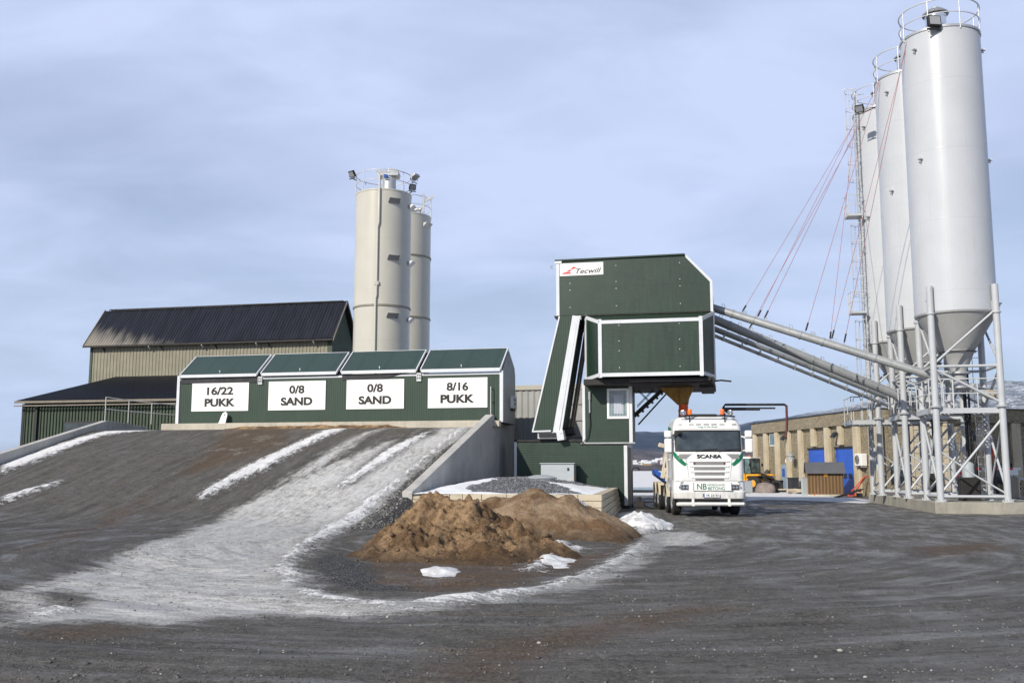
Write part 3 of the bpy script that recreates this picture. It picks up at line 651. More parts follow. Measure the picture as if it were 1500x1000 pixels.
# retaining walls
def ret_wall(name,label,u0,u1,prof,cap):
    b=MB(); b.prism(prof,'x',u0,u1)
    o=b.build(name,M['concrete'],None,0.02); o.location=W(0,0,0); o.rotation_euler=(0,0,RZ); tag(o,label,'wall'); return o
wr=ret_wall('retaining_wall','grey cast concrete wall sloping down the right side of the ramp to the sand heaps',-0.34,0.0,[(-10.75,-0.1),(-10.75,0.93),(-10.3,1.03),(0.05,3.93),(4.25,3.73),(4.25,-0.1)],None)
wl=ret_wall('retaining_wall','low concrete wall along the far left edge of the ramp with snow lying against it',-18.72,-18.40,[(-14.5,-0.1),(-14.5,0.35),(0.0,3.86),(0.4,3.86),(3.2,3.70),(3.2,-0.1)],None)

# raised gravel bed in front of the tower base
def bed():
    a=np.linspace(0,1,90); b=np.linspace(0,1,150); A,B=np.meshgrid(a,b)
    s=-10.95+B*12.1; ur=5.95-(s+11.1)/12*0.85; u=0.0+A*(ur-0.02); 
    rise=np.exp(-((u-1.7)/2.2)**2)*0.46*np.clip((s+11.0)/5,0,1)
    z=0.90+rise*np.clip((5.7-u)/2,0,1)-0.05*np.clip((u-4.6),0,1)+(fbm(u*1.2,s*1.2,3)-0.5)*0.10+(fbm(u*7,s*7,3)-0.5)*0.02
    z=np.where(s>0.0,z,z)
    X=OX+u*EX[0]+s*EY[0]; Y=OY+u*EX[1]+s*EY[1]
    P=[[(0.02,-10.9),(2.8,-11.1),(5.9,-11.2),(5.7,-10.2),(4.2,-10.3),(3.2,-10.5),(2.0,-10.2),(1.3,-9.2),(1.2,-8.0),(1.7,-6.8),(1.5,-5.8),(0.6,-6.4),(0.02,-7.5)],
       [(2.9,-4.0),(4.0,-5.2),(4.9,-7.8),(5.6,-10.3),(5.8,-9.0),(5.5,-4),(5.2,-1),(4.4,-1.0),(3.6,-2.2)],[(3.9,-9.6),(4.8,-9.3),(5.7,-9.8),(5.2,-10.6),(4.2,-10.3)]]
    P=[[ (OX+p*EX[0]+q*EY[0],OY+p*EX[1]+q*EY[1]) for p,q in pl] for pl in P]
    sn=sd_all(X,Y,P); z=z-0.07+np.clip(sn+0.05,0,0.4)*0.12
    o=grid_mesh('gravel_bed',X,Y,z,M['gravel'],{'snow':sn}); tag(o,'raised bed of grey gravel with snow patches behind the cream block wall','gravel bed',kind='stuff')
    g=np.random.default_rng(21); n=9000; k=(np.minimum((g.random(n)*150).astype(int),149),np.minimum((g.random(n)*90).astype(int),89))
    xx,yy,zz_,ss_=X[k],Y[k],z[k],sn[k]; q=ss_<-0.03; xx,yy,zz_=xx[q]+(g.random(q.sum())-0.5)*0.08,yy[q]+(g.random(q.sum())-0.5)*0.08,zz_[q]
    o=stones('bed_stones',xx,yy,zz_,0.012+0.020*g.random(len(xx)),[painted('bed_stone_a',(0.13,0.135,0.15),0.8,0,0.2,0,scale=9),painted('bed_stone_b',(0.26,0.27,0.285),0.8,0,0.2,0,scale=9)],(g.random(len(xx))<0.4).astype(int),8)
    tag(o,'grey crushed stone covering the raised bed','gravel',kind='stuff')
bed()
# cream block wall
def block_wall():
    t=plant('block_wall','low wall of cream concrete blocks holding back the gravel bed','wall')
    b=MB(); g=random.Random(3)
    def face(p0,p1,inn,h0,h1):
        L=math.hypot(p1[0]-p0[0],p1[1]-p0[1]); dx,dy=(p1[0]-p0[0])/L,(p1[1]-p0[1])/L; courses=5; ch=0.195; a=math.atan2(dy,dx)
        for c in range(courses):
            x=0.0; 
            if c%2: x=-g.random()*0.4
            while x<L:
                w=g.choice([0.42,0.62,0.8,0.8,1.0]); x0=max(0,x); x1=min(L,x+w)
                if x1-x0>0.08:
                    bat=0.035*(courses-1-c); mx=(x0+x1)/2; cx=p0[0]+dx*mx-inn[0]*bat; cy=p0[1]+dy*mx-inn[1]*bat; off=g.uniform(-0.006,0.006)
                    b.obox((cx+inn[0]*(0.15+off),cy+inn[1]*(0.15+off),-0.10+ch*(c+0.5)),(x1-x0-0.014,0.30,ch-0.012),(0,0,a))
                x+=w
    A=(0.05,-10.85);B=(6.05,-11.2);C=(5.15,0.95)
    n1=(0.058,0.998); n2=(-0.997,-0.074)
    face(A,B,n1,0,0); o=b.build('front_face',M['block'],t,0.014); b=MB()
    face((6.02,-11.0),C,n2,0,0); b.build('side_face',M['block'],t,0.014)
    k=MB(); k.prism([(0.08,-10.62),(5.80,-10.95),(4.9,0.9),(4.7,0.9),(5.6,-10.75),(0.08,-10.42)],'z',-0.1,0.80); k.build('core',M['sill'],t)
block_wall()

# ---------------------------------------------------------------- sand heaps
def heap(name,label,x0,x1,y0,y1,blobs,seed,lumpy,mat='sand'):
    n=int((x1-x0)/0.035); m=int((y1-y0)/0.035); X,Y=np.meshgrid(np.linspace(x0,x1,n),np.linspace(y0,y1,m))
    wx=X+(fbm(X*0.9+seed,Y*0.9,3)-0.5)*0.7; wy=Y+(fbm(X*0.9+seed+30,Y*0.9+4,3)-0.5)*0.7
    z=np.full(X.shape,-0.35)
    for (cx,cy,rx,ry,h,rot) in blobs:
        c,s=math.cos(rot),math.sin(rot); a=((wx-cx)*c+(wy-cy)*s)/rx; b=(-(wx-cx)*s+(wy-cy)*c)/ry; r=np.sqrt(a*a+b*b)
        prof=h*(1-np.sqrt(r*r+0.03)+0.17*0.0)-0.0
        z=0.06*np.logaddexp(z/0.06,prof/0.06)
    rid=1-np.abs(2*fbm(X*1.3+seed*3,Y*1.3,4,0.55)-1); gul=(rid-0.75)*0.42
    foot=z.copy()
    up=np.clip(z/0.35,0,1)
    z=z+up*(gul*lumpy+(fbm(X*4+seed,Y*4,4,0.6)-0.5)*0.22*lumpy+(fbm(X*13,Y*13+seed,3,0.6)-0.5)*0.08*lumpy-(np.abs(2*fbm(X*3.4+seed,Y*3.4+8,3,0.6)-1)**0.7)*0.16*lumpy+0.05-(np.abs(2*fbm(X*8.0+seed,Y*8.0,2,0.6)-1)**0.7)*0.06*lumpy)+(fbm(X*6,Y*6,3)-0.5)*0.03
    gz=ground_z(X,Y); Zh=np.maximum(z,gz-0.12); Zh=np.where(foot<-0.05,gz-0.12,Zh)
    keep=(z[:-1,:-1]>gz[:-1,:-1]-0.10)
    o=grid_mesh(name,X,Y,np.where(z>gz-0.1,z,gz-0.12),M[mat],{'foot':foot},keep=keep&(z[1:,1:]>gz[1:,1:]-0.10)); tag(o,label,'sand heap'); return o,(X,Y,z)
h1,H1=heap('sand_heap','brown lumpy sand heap nearest the camera at the foot of the concrete wall',-4.0,3.0,14.9,25.5,
    [(-1.55,20.6,1.5,2.4,1.26,0.2),(-0.85,20.3,1.6,2.1,1.14,0),(-0.05,19.7,1.15,1.7,0.66,0.3),(-1.6,18.9,1.3,1.5,0.58,0),(-0.6,18.5,1.2,1.3,0.44,0)],2.0,1.25)
h2,H2=heap('sand_heap','smoother tan sand heap behind the lumpy one in front of the block wall',-2.2,5.0,19.6,29.6,
    [(0.45,25.2,1.8,2.2,1.34,0),(1.35,24.9,1.65,2.0,1.16,0),(2.15,24.5,1.0,1.6,0.64,0),(-0.4,25.4,1.3,1.8,1.05,0)],8.0,0.30,'sand2')
# clods on the heap and around it
g=np.random.default_rng(31)
def clods():
    X,Y,z=H1; n=900; i=(g.random(n)*(X.shape[0]-1)).astype(int); j=(g.random(n)*(X.shape[1]-1)).astype(int); k=z[i,j]>-0.12; x,y,zz_=X[i,j][k],Y[i,j][k],np.maximum(z[i,j][k],ground_z(X[i,j][k],Y[i,j][k]))
    s=0.012+0.07*g.random(len(x))**5
    o=stones('sand_clods',x,y,zz_,s,[M['clod']],np.zeros(len(x),int),12,0.8); tag(o,'small clods of brown sand lying on and around the heaps','clods',kind='stuff')
M['clod']=painted('sand_clod',(0.13,0.085,0.050),0.95,0,0.25,0.2,(0.05,0.025,0.01),6,False)
clods()
for (x,y,s,lab) in ((-0.95,20.9,0.10,'dark brown clod crowning the front sand heap, right of its top'),(-2.35,17.0,0.055,'small dark clod on the left skirt of the front sand heap')):
    v,f=ico(2); b=MB(); r=np.random.default_rng(int(s*999)); b.add([tuple(p*s*(0.75+0.5*r.random())*np.array([1.2,1,0.8])) for p in v],[tuple(q) for q in f]); xi=np.array([x]); yi=np.array([y])
    j=int((x+4.0)/7.0*(H1[0].shape[1]-1)); i=int((y-14.9)/10.6*(H1[0].shape[0]-1)); o=b.build('clod',M['clod'],smooth=50); o.location=(x,y,H1[2][i,j]+s*0.4); tag(o,lab,'clod')
# old snow lumps
def snow_lump(label,cx,cy,rx,ry,h,seed,base=None):
    X,Y=np.meshgrid(np.linspace(cx-rx*1.5,cx+rx*1.5,60),np.linspace(cy-ry*1.5,cy+ry*1.5,60)); r=np.sqrt(((X-cx)/rx)**2+((Y-cy)/ry)**2)+(fbm(X*3+seed,Y*3,3)-0.5)*0.7
    g0=ground_z(X,Y); z=h*np.sqrt(np.clip(1-r,0,1))*(0.8+0.5*(fbm(X*6,Y*6,3)-0.3)); bz=g0 if base is None else base(X,Y)
    o=grid_mesh('snow_patch',X,Y,bz+z-0.015,M['snow'],keep=(z[:-1,:-1]>0)|(z[1:,1:]>0)); tag(o,label,'snow',kind='stuff')
def hz(H):
    X,Y,z=H
    def f(x,y):
        j=np.clip((x-X[0,0])/(X[0,-1]-X[0,0])*(X.shape[1]-1),0,X.shape[1]-2).astype(int); i=np.clip((y-Y[0,0])/(Y[-1,0]-Y[0,0])*(X.shape[0]-1),0,X.shape[0]-2).astype(int)
        return np.maximum(z[i,j],ground_z(x,y))
    return f
snow_lump('white snow lump at the front foot of the lumpy sand heap',-1.14,16.1,0.30,0.95,0.08,3)
snow_lump('small snow patch lying on the saddle between the heaps',-0.25,21.1,0.17,0.22,0.04,5,hz(H1))
snow_lump('broken snow at the right foot of the front sand heap',0.75,18.2,0.40,1.3,0.07,8)
snow_lump('snow bank at the corner of the block wall',3.75,28.9,0.85,1.9,0.34,9)
snow_lump('thin snow on the right slope of the rear heap',1.75,25.1,0.12,0.6,0.03,4,hz(H2))
# spilled sand along the foot of the bins
def windrow():
    u=np.linspace(-12.6,-3.2,190); s=np.linspace(-1.1,0.24,40); U,S=np.meshgrid(u,s); X=OX+U*EX[0]+S*EY[0]; Y=OY+U*EX[1]+S*EY[1]
    e=np.clip((U+12.6)/1.2,0,1)*np.clip((-3.2-U)/1.4,0,1); gz=ramp_h(U,S)+0*U; q=e*np.exp(-((S-0.05)/0.40)**2)*(0.35+1.1*fbm(U*0.8,S,3)); z=gz-0.03+0.27*q+(fbm(U*5,S*5,3)-0.5)*0.05*np.clip(q*4,0,1)
    return tag(grid_mesh('spilled_sand',X,Y,z,M['sand'],{'foot':z*0+0.5}),'ridge of spilled brown sand along the foot of the green bins','sand',kind='stuff')
windrow()
# ---------------------------------------------------------------- aggregate bins
def bins():
    t=plant('aggregate_bins','long green building of four aggregate bins with teal lids at the top of the ramp','storage building')
    F=0.30; B=2.85; UL=-14.95; UR=0.30; ZB=3.62; ZE=5.80
    MB().box(UL,UR,F,B,ZB-0.02,ZE-0.02).box(UL,-0.36,F+0.01,B-0.01,0.0,ZB-0.02).build('wall',M['green_v'],t)
    MB().box(UL-0.5,UR-0.55,F-0.55,F-0.004,ZB-0.25,ZB+0.06).box(UR-0.55,UR+0.0,F-0.40,F-0.004,ZB-0.2,ZB+0.05).build('sill',M['sill'],t,0.015)
    g=[(F,ZB),(F,ZE+0.05),(F+1.25,ZE+1.02),(B-0.15,ZE+0.35),(B,ZE)]+[(B,ZB)]
    MB().prism(g,'x',UR+0.003,UR+0.05).build('gable_wall',M['grey_bldg'],t)
    MB().prism([(p[0],p[1]) for p in g],'x',UL-0.05,UL-0.003).build('gable_wall',M['green_v'],t)
    m=MB(); 
    m.box(UL-0.09,UL+0.05,F-0.05,F+0.10,ZB,ZE+0.10).box(UR-0.07,UR+0.08,F-0.05,F+0.10,ZB,ZE+0.04); m.build('corner_trim',M['trim'],t,0.008)
    m=MB(); m.box(UL,UR,F-0.022,F-0.002,ZE-0.13,ZE-0.05); m.build('eave_trim',M['trim'],t)
    # back roof slope
    m=MB(); m.prism([(F+1.25,ZE+0.98),(F+1.25,ZE+1.03),(B+0.1,ZE+0.35),(B+0.1,ZE+0.30)],'x',UL,UR); m.build('back_roof',M['lid'],t)
    seams=[(-14.88,-10.98),(-10.84,-7.14),(-7.0,-3.44),(-3.30,0.33)]
    for i,(a,b) in enumerate(seams):
        dz=0.05+0.03*i if i<3 else 0.08
        sl=math.atan2(1.0,1.35)
        def P(y,z): return (y,z)
        y0,z0=F-0.12,ZE+0.06+dz*0.3; y1,z1=F+1.28,ZE+1.07+dz*0.4
        nx,nz=-(z1-z0),(y1-y0); L=math.hypot(nx,nz); nx/=L; nz/=L
        lid=MB().prism([(y0,z0),(y1,z1),(y1+nx*0.05,z1+nz*0.05),(y0+nx*0.05,z0+nz*0.05)],'x',a+0.03,b-0.03).build('lid',M['lid'],t,0.004)
        fm=MB()
        w=0.055
        for e in ((a,a+w),(b-w,b)): fm.prism([(y0-0.01,z0-0.03),(y1+0.01,z1-0.03),(y1+nx*0.075,z1+nz*0.075),(y0+nx*0.075-0.01,z0+nz*0.075)],'x',e[0],e[1])
        fm.box(a+w,b-w,y0-0.035,y0-0.002,z0-0.085,z0+0.05).box(a+w,b-w,y1+0.0,y1+0.05,z1-0.03,z1+0.06)
        fm.build('lid_frame',M['trim'],lid,0.006)
        hm=MB(); c=(a+b)/2; hm.box(c-0.02,c+0.02,y0+0.14+nx*0.05,y0+0.17+nx*0.05,z0+0.13,z0+0.24); hm.build('lid_handle',M['galv'],lid)
    # dark rubber flaps hanging under the lids
    def flap(a,b,h0,h1):
        m=MB(); m.add([(a,F-0.06,ZE+0.0),(b,F-0.06,ZE+0.0),(b,F-0.035,ZE-h1),(a,F-0.035,ZE-h0),(a,F-0.045,ZE+0.0),(b,F-0.045,ZE+0.0),(b,F-0.02,ZE-h1),(a,F-0.02,ZE-h0)],
            [(0,1,2,3),(7,6,5,4),(0,3,7,4),(1,5,6,2),(3,2,6,7),(0,4,5,1)]); m.build('rubber_flap',M['rubber'],t)
    flap(-14.85,-11.02,0.27,0.27); flap(-6.95,-5.1,0.26,0.24); flap(-5.1,-4.0,0.24,0.02)
    # tension springs with plates between the lids
    for u in (-10.88,-3.37):
        m=MB(); m.box(u-0.12,u+0.10,F-0.06,F-0.02,5.42,5.52)
        m.box(u-0.12,u+0.10,F-0.075,F-0.02,5.52,5.78)
        b_=m.build('bracket',M['galv'],t,0.006)
        s=MB()
        for k in range(2):
            for q in range(2): s.tube((u-0.06+q*0.10,F-0.078,5.58+k*0.11),(u-0.06+q*0.10,F-0.085,5.58+k*0.11),0.032,10)
        s.build('bolt',M['black'],b_)
    # boards
    for (a,b,t1,t2) in ((-14.27,-11.44,'16/22','PUKK'),(-10.47,-7.72,'0/8','SAND'),(-6.73,-4.06,'0/8','SAND'),(-2.97,-0.31,'8/16','PUKK')):
        s=MB().box(a,b,F-0.035,F-0.003,4.25,5.545).build('sign_board',M['white'],t,0.004)
        c=(a+b)/2
        text(t1,M['letter'],s,(c,F-0.038,5.17),h=0.37,w=0.27*len(t1)*(0.97 if '22' in t1 else 0.90),bold=0.036)
        text(t2,M['letter'],s,(c,F-0.038,4.64),h=0.37,w=1.52,bold=0.046)
    # railing at the right-hand end, and a small control box
bins()
def railing(name,label,pts,z,loops=True,base=None,pr=0.024):
    """pts: list of (u,s,zb,zt) posts"""
    t=plant(name,label,'railing')
    m=MB()
    for i,(u,s,zb,zt) in enumerate(pts):
        MB().tube((u,s,zb),(u,s,zt),pr,8).build('post',M['rail'],t,smooth=40)
    for fr,nm in ((1.0,'top_rail'),(0.52,'mid_rail')):
        m=MB(); m.pipe([(u,s,zb+(zt-zb)*fr) for (u,s,zb,zt) in pts],pr*0.95,8); m.build(nm,M['rail'],t,smooth=40)
    return t
railing('railing','grey pipe railing on the left wall beside the green bins',[(-18.55,0.05,3.8,4.96),(-17.9,0.9,3.8,4.85),(-17.2,1.7,3.75,4.78),(-16.4,2.5,3.7,4.72)],0)
t=railing('railing','short grey pipe railing on the right wall in front of the control box',[(-0.12,0.1,3.9,5.10),(-0.12,1.5,3.8,5.0),(-0.12,2.8,3.75,4.9),(-0.12,3.9,3.7,4.78)],0)
MB().pipe([(-0.12,2.3,3.8),(-0.12,2.3,4.65),(-0.12,3.4,4.65)],0.02,8).build('gate_loop',M['rail'],t,smooth=40)
tb=plant('control_box','small white push-button box fixed behind the railing on the right wall','control box',0.33,2.2,4.3)
MB().box(0,0.16,-0.35,0.35,0.0,0.55).build('case',M['white'],tb,0.02)
MB().tube((0.16,-0.1,0.38),(0.19,-0.1,0.38),0.05,10).tube((0.16,-0.1,0.2),(0.19,-0.1,0.2),0.05,10).box(0.0,0.12,-0.3,0.3,-0.10,-0.01).build('buttons',M['black'],tb)
tb=plant('beacon','small orange beacon low on the right wall behind the railing','beacon',-0.15,3.0,3.72)
MB().lathe([(0.0,0.30),(0.05,0.28),(0.065,0.22),(0.065,0.08),(0.07,0.06)],n=12).build('lens',M['amber'],tb,smooth=40)
MB().lathe([(0.0,0.0),(0.08,0.0),(0.08,0.06),(0.0,0.06)],n=12).build('foot',M['white'],tb)
# lifting plate leaning on the bin wall
o=MB(); pr=[(-0.16,0.0),(0.16,0.0),(0.13,0.42),(0.10,0.55),(0.0,0.60),(-0.10,0.55),(-0.13,0.42)]
o.prism(pr,'y',-0.02,0.02); t=plant('lifting_plate','small pale steel plate with a hole leaning on the bins below the 16/22 board','steel plate',-12.55,-0.05,3.62); t.rotation_euler=(R(-14),R(10),RZ)
o.build('plate',M['galv'],t,0.01); MB().tube((0,-0.026,0.44),(0,-0.021,0.44),0.045,14).build('hole',M['black'],t)

# ---------------------------------------------------------------- mixing tower
def tower():
    t=plant('mixing_tower','tall dark green batching tower with white edge trim standing over the truck','batching tower')
    G=M['green_h']; T=M['trim']
    # base box
    F=1.0
    base=MB().prism([(0.78,0.12),(5.54,0.12),(5.54,2.66),(3.60,2.66),(3.60,2.80),(0.78,2.80)],'y',F,2.7).build('base_box',G,t)
    m=MB(); m.box(0.71,0.82,F-0.03,F+0.06,0.8,2.80).box(5.42,5.56,F-0.03,F+0.10,0.14,2.62).box(5.50,5.57,F+0.10,2.7,2.56,2.66); m.build('trim',T,base,0.006)
    m=MB(); m.box(0.72,3.66,F-0.05,F+0.06,2.80,2.88).box(3.58,5.62,F-0.05,F+0.06,2.665,2.73); m.build('cap',M['dark_steel'],base)
    MB().box(5.12,5.64,F-0.08,F+1.5,0.0,0.14).build('footing',M['dark_steel'],t)
    # cabin
    cab=MB().box(3.74,5.78,F+0.002,2.4,2.74,5.38).build('cabin',G,t)
    m=MB(); m.box(3.68,3.80,F-0.03,F+0.08,2.74,5.25).box(5.66,5.80,F-0.03,F+0.10,2.74,5.30); m.build('trim',T,cab,0.006)
    MB().box(3.60,5.9,F-0.06,F+0.05,2.70,2.75).build('bottom_trim',M['galv'],cab)
    win=MB(); win.box(4.74,4.83,F-0.06,F-0.004,3.74,5.02).box(5.57,5.66,F-0.06,F-0.004,3.74,5.02).box(4.83,5.57,F-0.06,F-0.004,4.93,5.02).box(4.83,5.57,F-0.06,F-0.004,3.74,3.84)
    w=win.build('window',M['white'],cab,0.006)
    MB().box(4.83,5.57,F-0.030,F-0.022,3.84,4.93).build('pane',M['clearglass'],w)
    m=MB()
    for k in range(11): m.box(4.85+k*0.066,4.862+k*0.066,F-0.055,F-0.043,3.84,4.93)
    m.build('window_bars',M['trim'],w)
    m=MB(); m.box(5.02,5.42,F-0.036,F-0.032,3.95,4.75); m.build('curtain',M['curtain'],w)
    m=MB(); m.tube((4.0,F-0.06,4.0),(4.0,F-0.06,4.9),0.035,8).tube((4.0,F-0.07,4.55),(4.0,F-0.07,4.9),0.055,8); m.build('socket_pipe',M['galv'],cab,smooth=40)
    m=MB(); m.pipe([(4.0,F-0.05,4.0),(4.02,F-0.06,3.5),(3.92,F-0.08,3.0),(3.7,F-0.1,2.74),(3.3,F-0.02,2.83),(2.9,F+0.1,2.95)],0.022,6).build('hose',M['black'],cab,smooth=60)
    # upper box with the clipped corner
    F2=F-0.10
    prof=[(2.66,8.20),(9.20,8.20),(9.20,9.45),(8.12,10.60),(2.66,10.60)]
    up=MB().prism(prof,'y',F2,5.6).build('upper_box',G,t)
    m=MB(); m.box(2.60,2.74,F2-0.03,F2+0.08,8.20,10.52)
    m.prism([(8.12,10.62),(8.17,10.50),(9.14,9.43),(9.14,8.16),(9.25,8.16),(9.25,9.48),(8.17,10.64)],'y',F2-0.03,F2+0.08); m.build('trim',T,up,0.006)
    MB().box(2.74,9.19,F2-0.004,F2-0.001,9.40,9.415).build('panel_joint',M['black'],up)
    m=MB(); m.prism([(2.55,10.60),(8.14,10.62),(8.12,10.68),(2.55,10.66)],'y',F2-0.08,5.7); m.build('roof_sheet',M['green_p'],up)
    m=MB(); m.prism([(2.55,8.08),(3.9,8.14),(3.9,8.19),(2.50,8.19)],'y',F2-0.08,5.6).box(3.9,9.2,F2-0.01,5.6,8.155,8.198); m.build('bottom_sheet',M['dark_steel'],up)
    m=MB()
    for u in (3.2,5.2,7.9):
        for z in (8.55,9.3,9.6,10.3): m.tube((u,F2-0.012,z),(u,F2,z),0.022,8)
    m.build('bolts',M['galv'],up)
    m=MB(); m.pipe([(2.45,F2-0.02,10.42),(2.35,F2-0.02,10.38),(2.36,F2-0.02,10.30),(2.46,F2-0.02,10.30)],0.018,6).box(2.55,2.85,F2-0.06,F2,10.50,10.62); m.build('hook',M['galv'],up)
    s=MB().box(2.76,4.66,F2-0.03,F2-0.003,9.93,10.48).build('sign_board',M['white'],up,0.003)
    text('Tecwill',M['letter'],s,(4.02,F2-0.033,10.12),w=1.10,h=0.22,bold=0.012,shear=0.35)
    y=F2-0.034
    for poly in ([(2.83,10.015),(3.26,10.015),(3.22,10.09),(2.98,10.09)],[(3.03,10.11),(3.21,10.11),(3.27,10.20),(3.19,10.20)],[(3.22,10.215),(3.29,10.215),(3.52,10.255),(3.37,10.33)]):
        MB().prism(poly,'y',y,y+0.004).build('emblem',M['logo_red'],s)
    # middle body behind the bay
    mid=MB().box(3.86,9.18,F+0.03,5.4,5.36,8.15).build('middle_body',G,t)
    # projecting bay: front panel and splayed cheeks
    fb=-0.50
    a0,a1=4.60,8.82; b0,b1=3.84,9.26
    zt,zb,ztb,zbb=7.72,5.40,8.16,5.36
    bay=MB().add([(a0,fb,zb),(a1,fb,zb),(a1,fb,zt),(a0,fb,zt),(b0,F,zbb),(b1,F,zbb),(b1,F,ztb),(b0,F,ztb)],[(0,1,2,3),(0,3,7,4),(1,5,6,2),(3,2,6,7),(0,4,5,1)]).build('bay',G,t)
    def strip(p,q,w,nrm,th=0.03):
        p=Vector(p);q=Vector(q);d=(q-p).normalized(); nn=Vector(nrm).normalized(); sdv=d.cross(nn).normalized()*w/2; o=nn*th; p=p-d*w*0.35; q=q+d*w*0.35
        return [p-sdv-nn*0.01,p+sdv-nn*0.01,q+sdv-nn*0.01,q-sdv-nn*0.01,p-sdv+o,p+sdv+o,q+sdv+o,q-sdv+o]
    fs=[(0,3,2,1),(4,5,6,7),(0,1,5,4),(1,2,6,5),(2,3,7,6),(3,0,4,7)]
    m=MB(); nf=(0,-1,0); nl=(-(F-fb),-(a0-b0),0); nr=((F-fb),-(b1-a1),0)
    w=0.15
    for p,q,nn,th in (((a0+.03,fb,zb+.06),(a1-.03,fb,zb+.06),nf,0.030),((a0+.03,fb,zt-.07),(a1-.03,fb,zt-.07),nf,0.030),((a0+.06,fb,zb),(a0+.06,fb,zt),nf,0.034),((a1-.06,fb,zb),(a1-.06,fb,zt),nf,0.034),
        ((a0,fb,zb+.06),(b0,F,zbb+.06),nl,0.028),((a0,fb,zt-.05),(b0,F,ztb-.05),nl,0.028),((b0+.02,F-.04,zbb),(b0+.02,F-.04,ztb),nl,0.033),
        ((a1,fb,zb+.06),(b1,F,zbb+.06),nr,0.028),((a1,fb,zt-.05),(b1,F,ztb-.05),nr,0.028),((b1-.02,F-.04,zbb),(b1-.02,F-.04,ztb),nr,0.033)):
        m.add(strip(p,q,w,nn,th),fs)
    m.build('trim',T,bay,0.005)
    m=MB()
    for u in (5.45,7.9):
        for z in (5.75,6.45,6.85,7.5): m.tube((u,fb-0.012,z),(u,fb,z),0.022,8)
    m.build('bolts',M['galv'],bay)
    # dark underside and platform frame
    m=MB(); m.box(3.9,9.22,-0.1,4.9,5.10,5.34).box(5.8,9.1,-0.25,-0.10,5.18,5.30); m.build('floor_frame',M['dark_steel'],t)
    m=MB(); m.box(8.6,9.15,1.0,4.6,5.0,5.1).pipe([(9.2,0.6,5.22),(9.5,0.5,5.24),(9.9,0.4,5.18)],0.035,6).tube((9.05,0.3,5.1),(9.05,0.3,4.95),0.03,6); m.build('drip_pipe',M['dark_steel'],t)
    # yellow discharge hopper with its orange sleeve
    hop=MB()
    def frus(b,x0,x1,y0,y1,z1,p0,p1,q0,q1,z0):
        b.add([(x0,y0,z1),(x1,y0,z1),(x1,y1,z1),(x0,y1,z1),(p0,q0,z0),(p1,q0,z0),(p1,q1,z0),(p0,q1,z0)],[(0,1,5,4),(1,2,6,5),(2,3,7,6),(3,0,4,7),(0,3,2,1),(4,5,6,7)])
    frus(hop,6.85,8.15,2.0,3.3,5.12,7.60,8.05,2.4,2.9,4.40); frus(hop,7.75,8.35,1.9,2.3,5.12,7.72,8.02,2.2,2.5,4.45)
    h=hop.build('hopper',M['yellow'],t,0.012); 
    MB().lathe([(0.20,0.62),(0.20,0.35),(0.23,0.30),(0.21,0.15),(0.24,0.0)],(7.85,2.6,3.86),18).build('sleeve',M['orange'],h,smooth=50)
    # braces beside the cabin
    m=MB(); m.obox((6.38,2.5,4.52),(2.35,0.22,0.16),(0,-R(42),0))
    for k in range(8): 
        q=-1.0+k*0.28; m.obox((6.38+q*math.cos(R(42))+0.06,2.5,4.52+q*math.sin(R(42))-0.10),(0.10,0.20,0.08),(0,-R(42),0))
    m.build('brace',M['dark_steel'],t)
    m=MB()
    for o_ in (0,0.07): m.tube((5.8,3.2,4.35+o_),(6.6,3.2,5.15+o_),0.018,6).tube((5.8,3.3,5.12+o_),(6.35,3.3,4.55+o_),0.018,6)
    m.tube((5.8,3.6,3.6),(7.2,3.6,5.1),0.04,6); m.build('cross_wires',M['dark_steel'],t)
    # inclined skip hoist casing on the left
    sk=MB(); f0=0.70; d=1.75
    A=[(1.58,3.22),(2.80,3.26),(3.62,8.16),(2.74,8.14)]
    sk.prism(A,'y',f0,f0+d); hs=sk.build('hoist_casing',M['green_v'],t)
    m=MB()
    m.add(strip((1.58,f0,3.22),(2.76,f0,8.12),0.07,nf),fs); m.add(strip((1.58,f0,3.22),(2.35,f0,3.24),0.07,nf,0.034),fs)
    m.add(strip((2.60,f0-.01,3.25),(3.45,f0-.01,8.05),0.26,nf,0.05),fs); m.add(strip((2.78,f0+.02,3.12),(3.62,f0+.02,8.08),0.10,nf,0.07),fs)
    m.build('trim',T,hs,0.01)
    m=MB(); m.box(1.78,2.75,f0+0.05,f0+d,2.92,3.20); m.build('hoist_foot',M['galv'],hs); 
    m=MB(); m.obox((2.78,f0+0.15,3.05),(0.30,0.5,0.42),(0,R(-9),0)).tube((2.80,f0-0.12,3.16),(2.80,f0-0.09,3.16),0.06,10); m.build('hoist_hinge',M['trim'],hs,0.02)
    m=MB(); m.box(1.85,2.6,f0-0.02,f0+0.05,2.98,3.16); m.build('dark_slot',M['black'],hs)
    m=MB(); m.box(3.45,3.70,f0-0.02,f0+0.2,7.98,8.14); m.build('hook',M['galv'],hs)
    # worn steel guide rails seen past the casing
    m=MB(); 
    for yy in (f0+d+0.02,f0+d+0.5): m.add(strip((2.86,yy,3.15),(3.66,yy,8.1),0.22,(1,0,0),0.10),fs)
    m.build('guide_rails',painted('worn_guide_steel',(0.14,0.12,0.10),0.35,0.6,0.2,0.3),hs)
    m=MB(); m.obox((2.98,f0+d-0.5,3.25),(0.45,0.7,0.35),(0,R(-10),0)); m.build('hoist_motor',M['black'],hs,0.05)
tower()

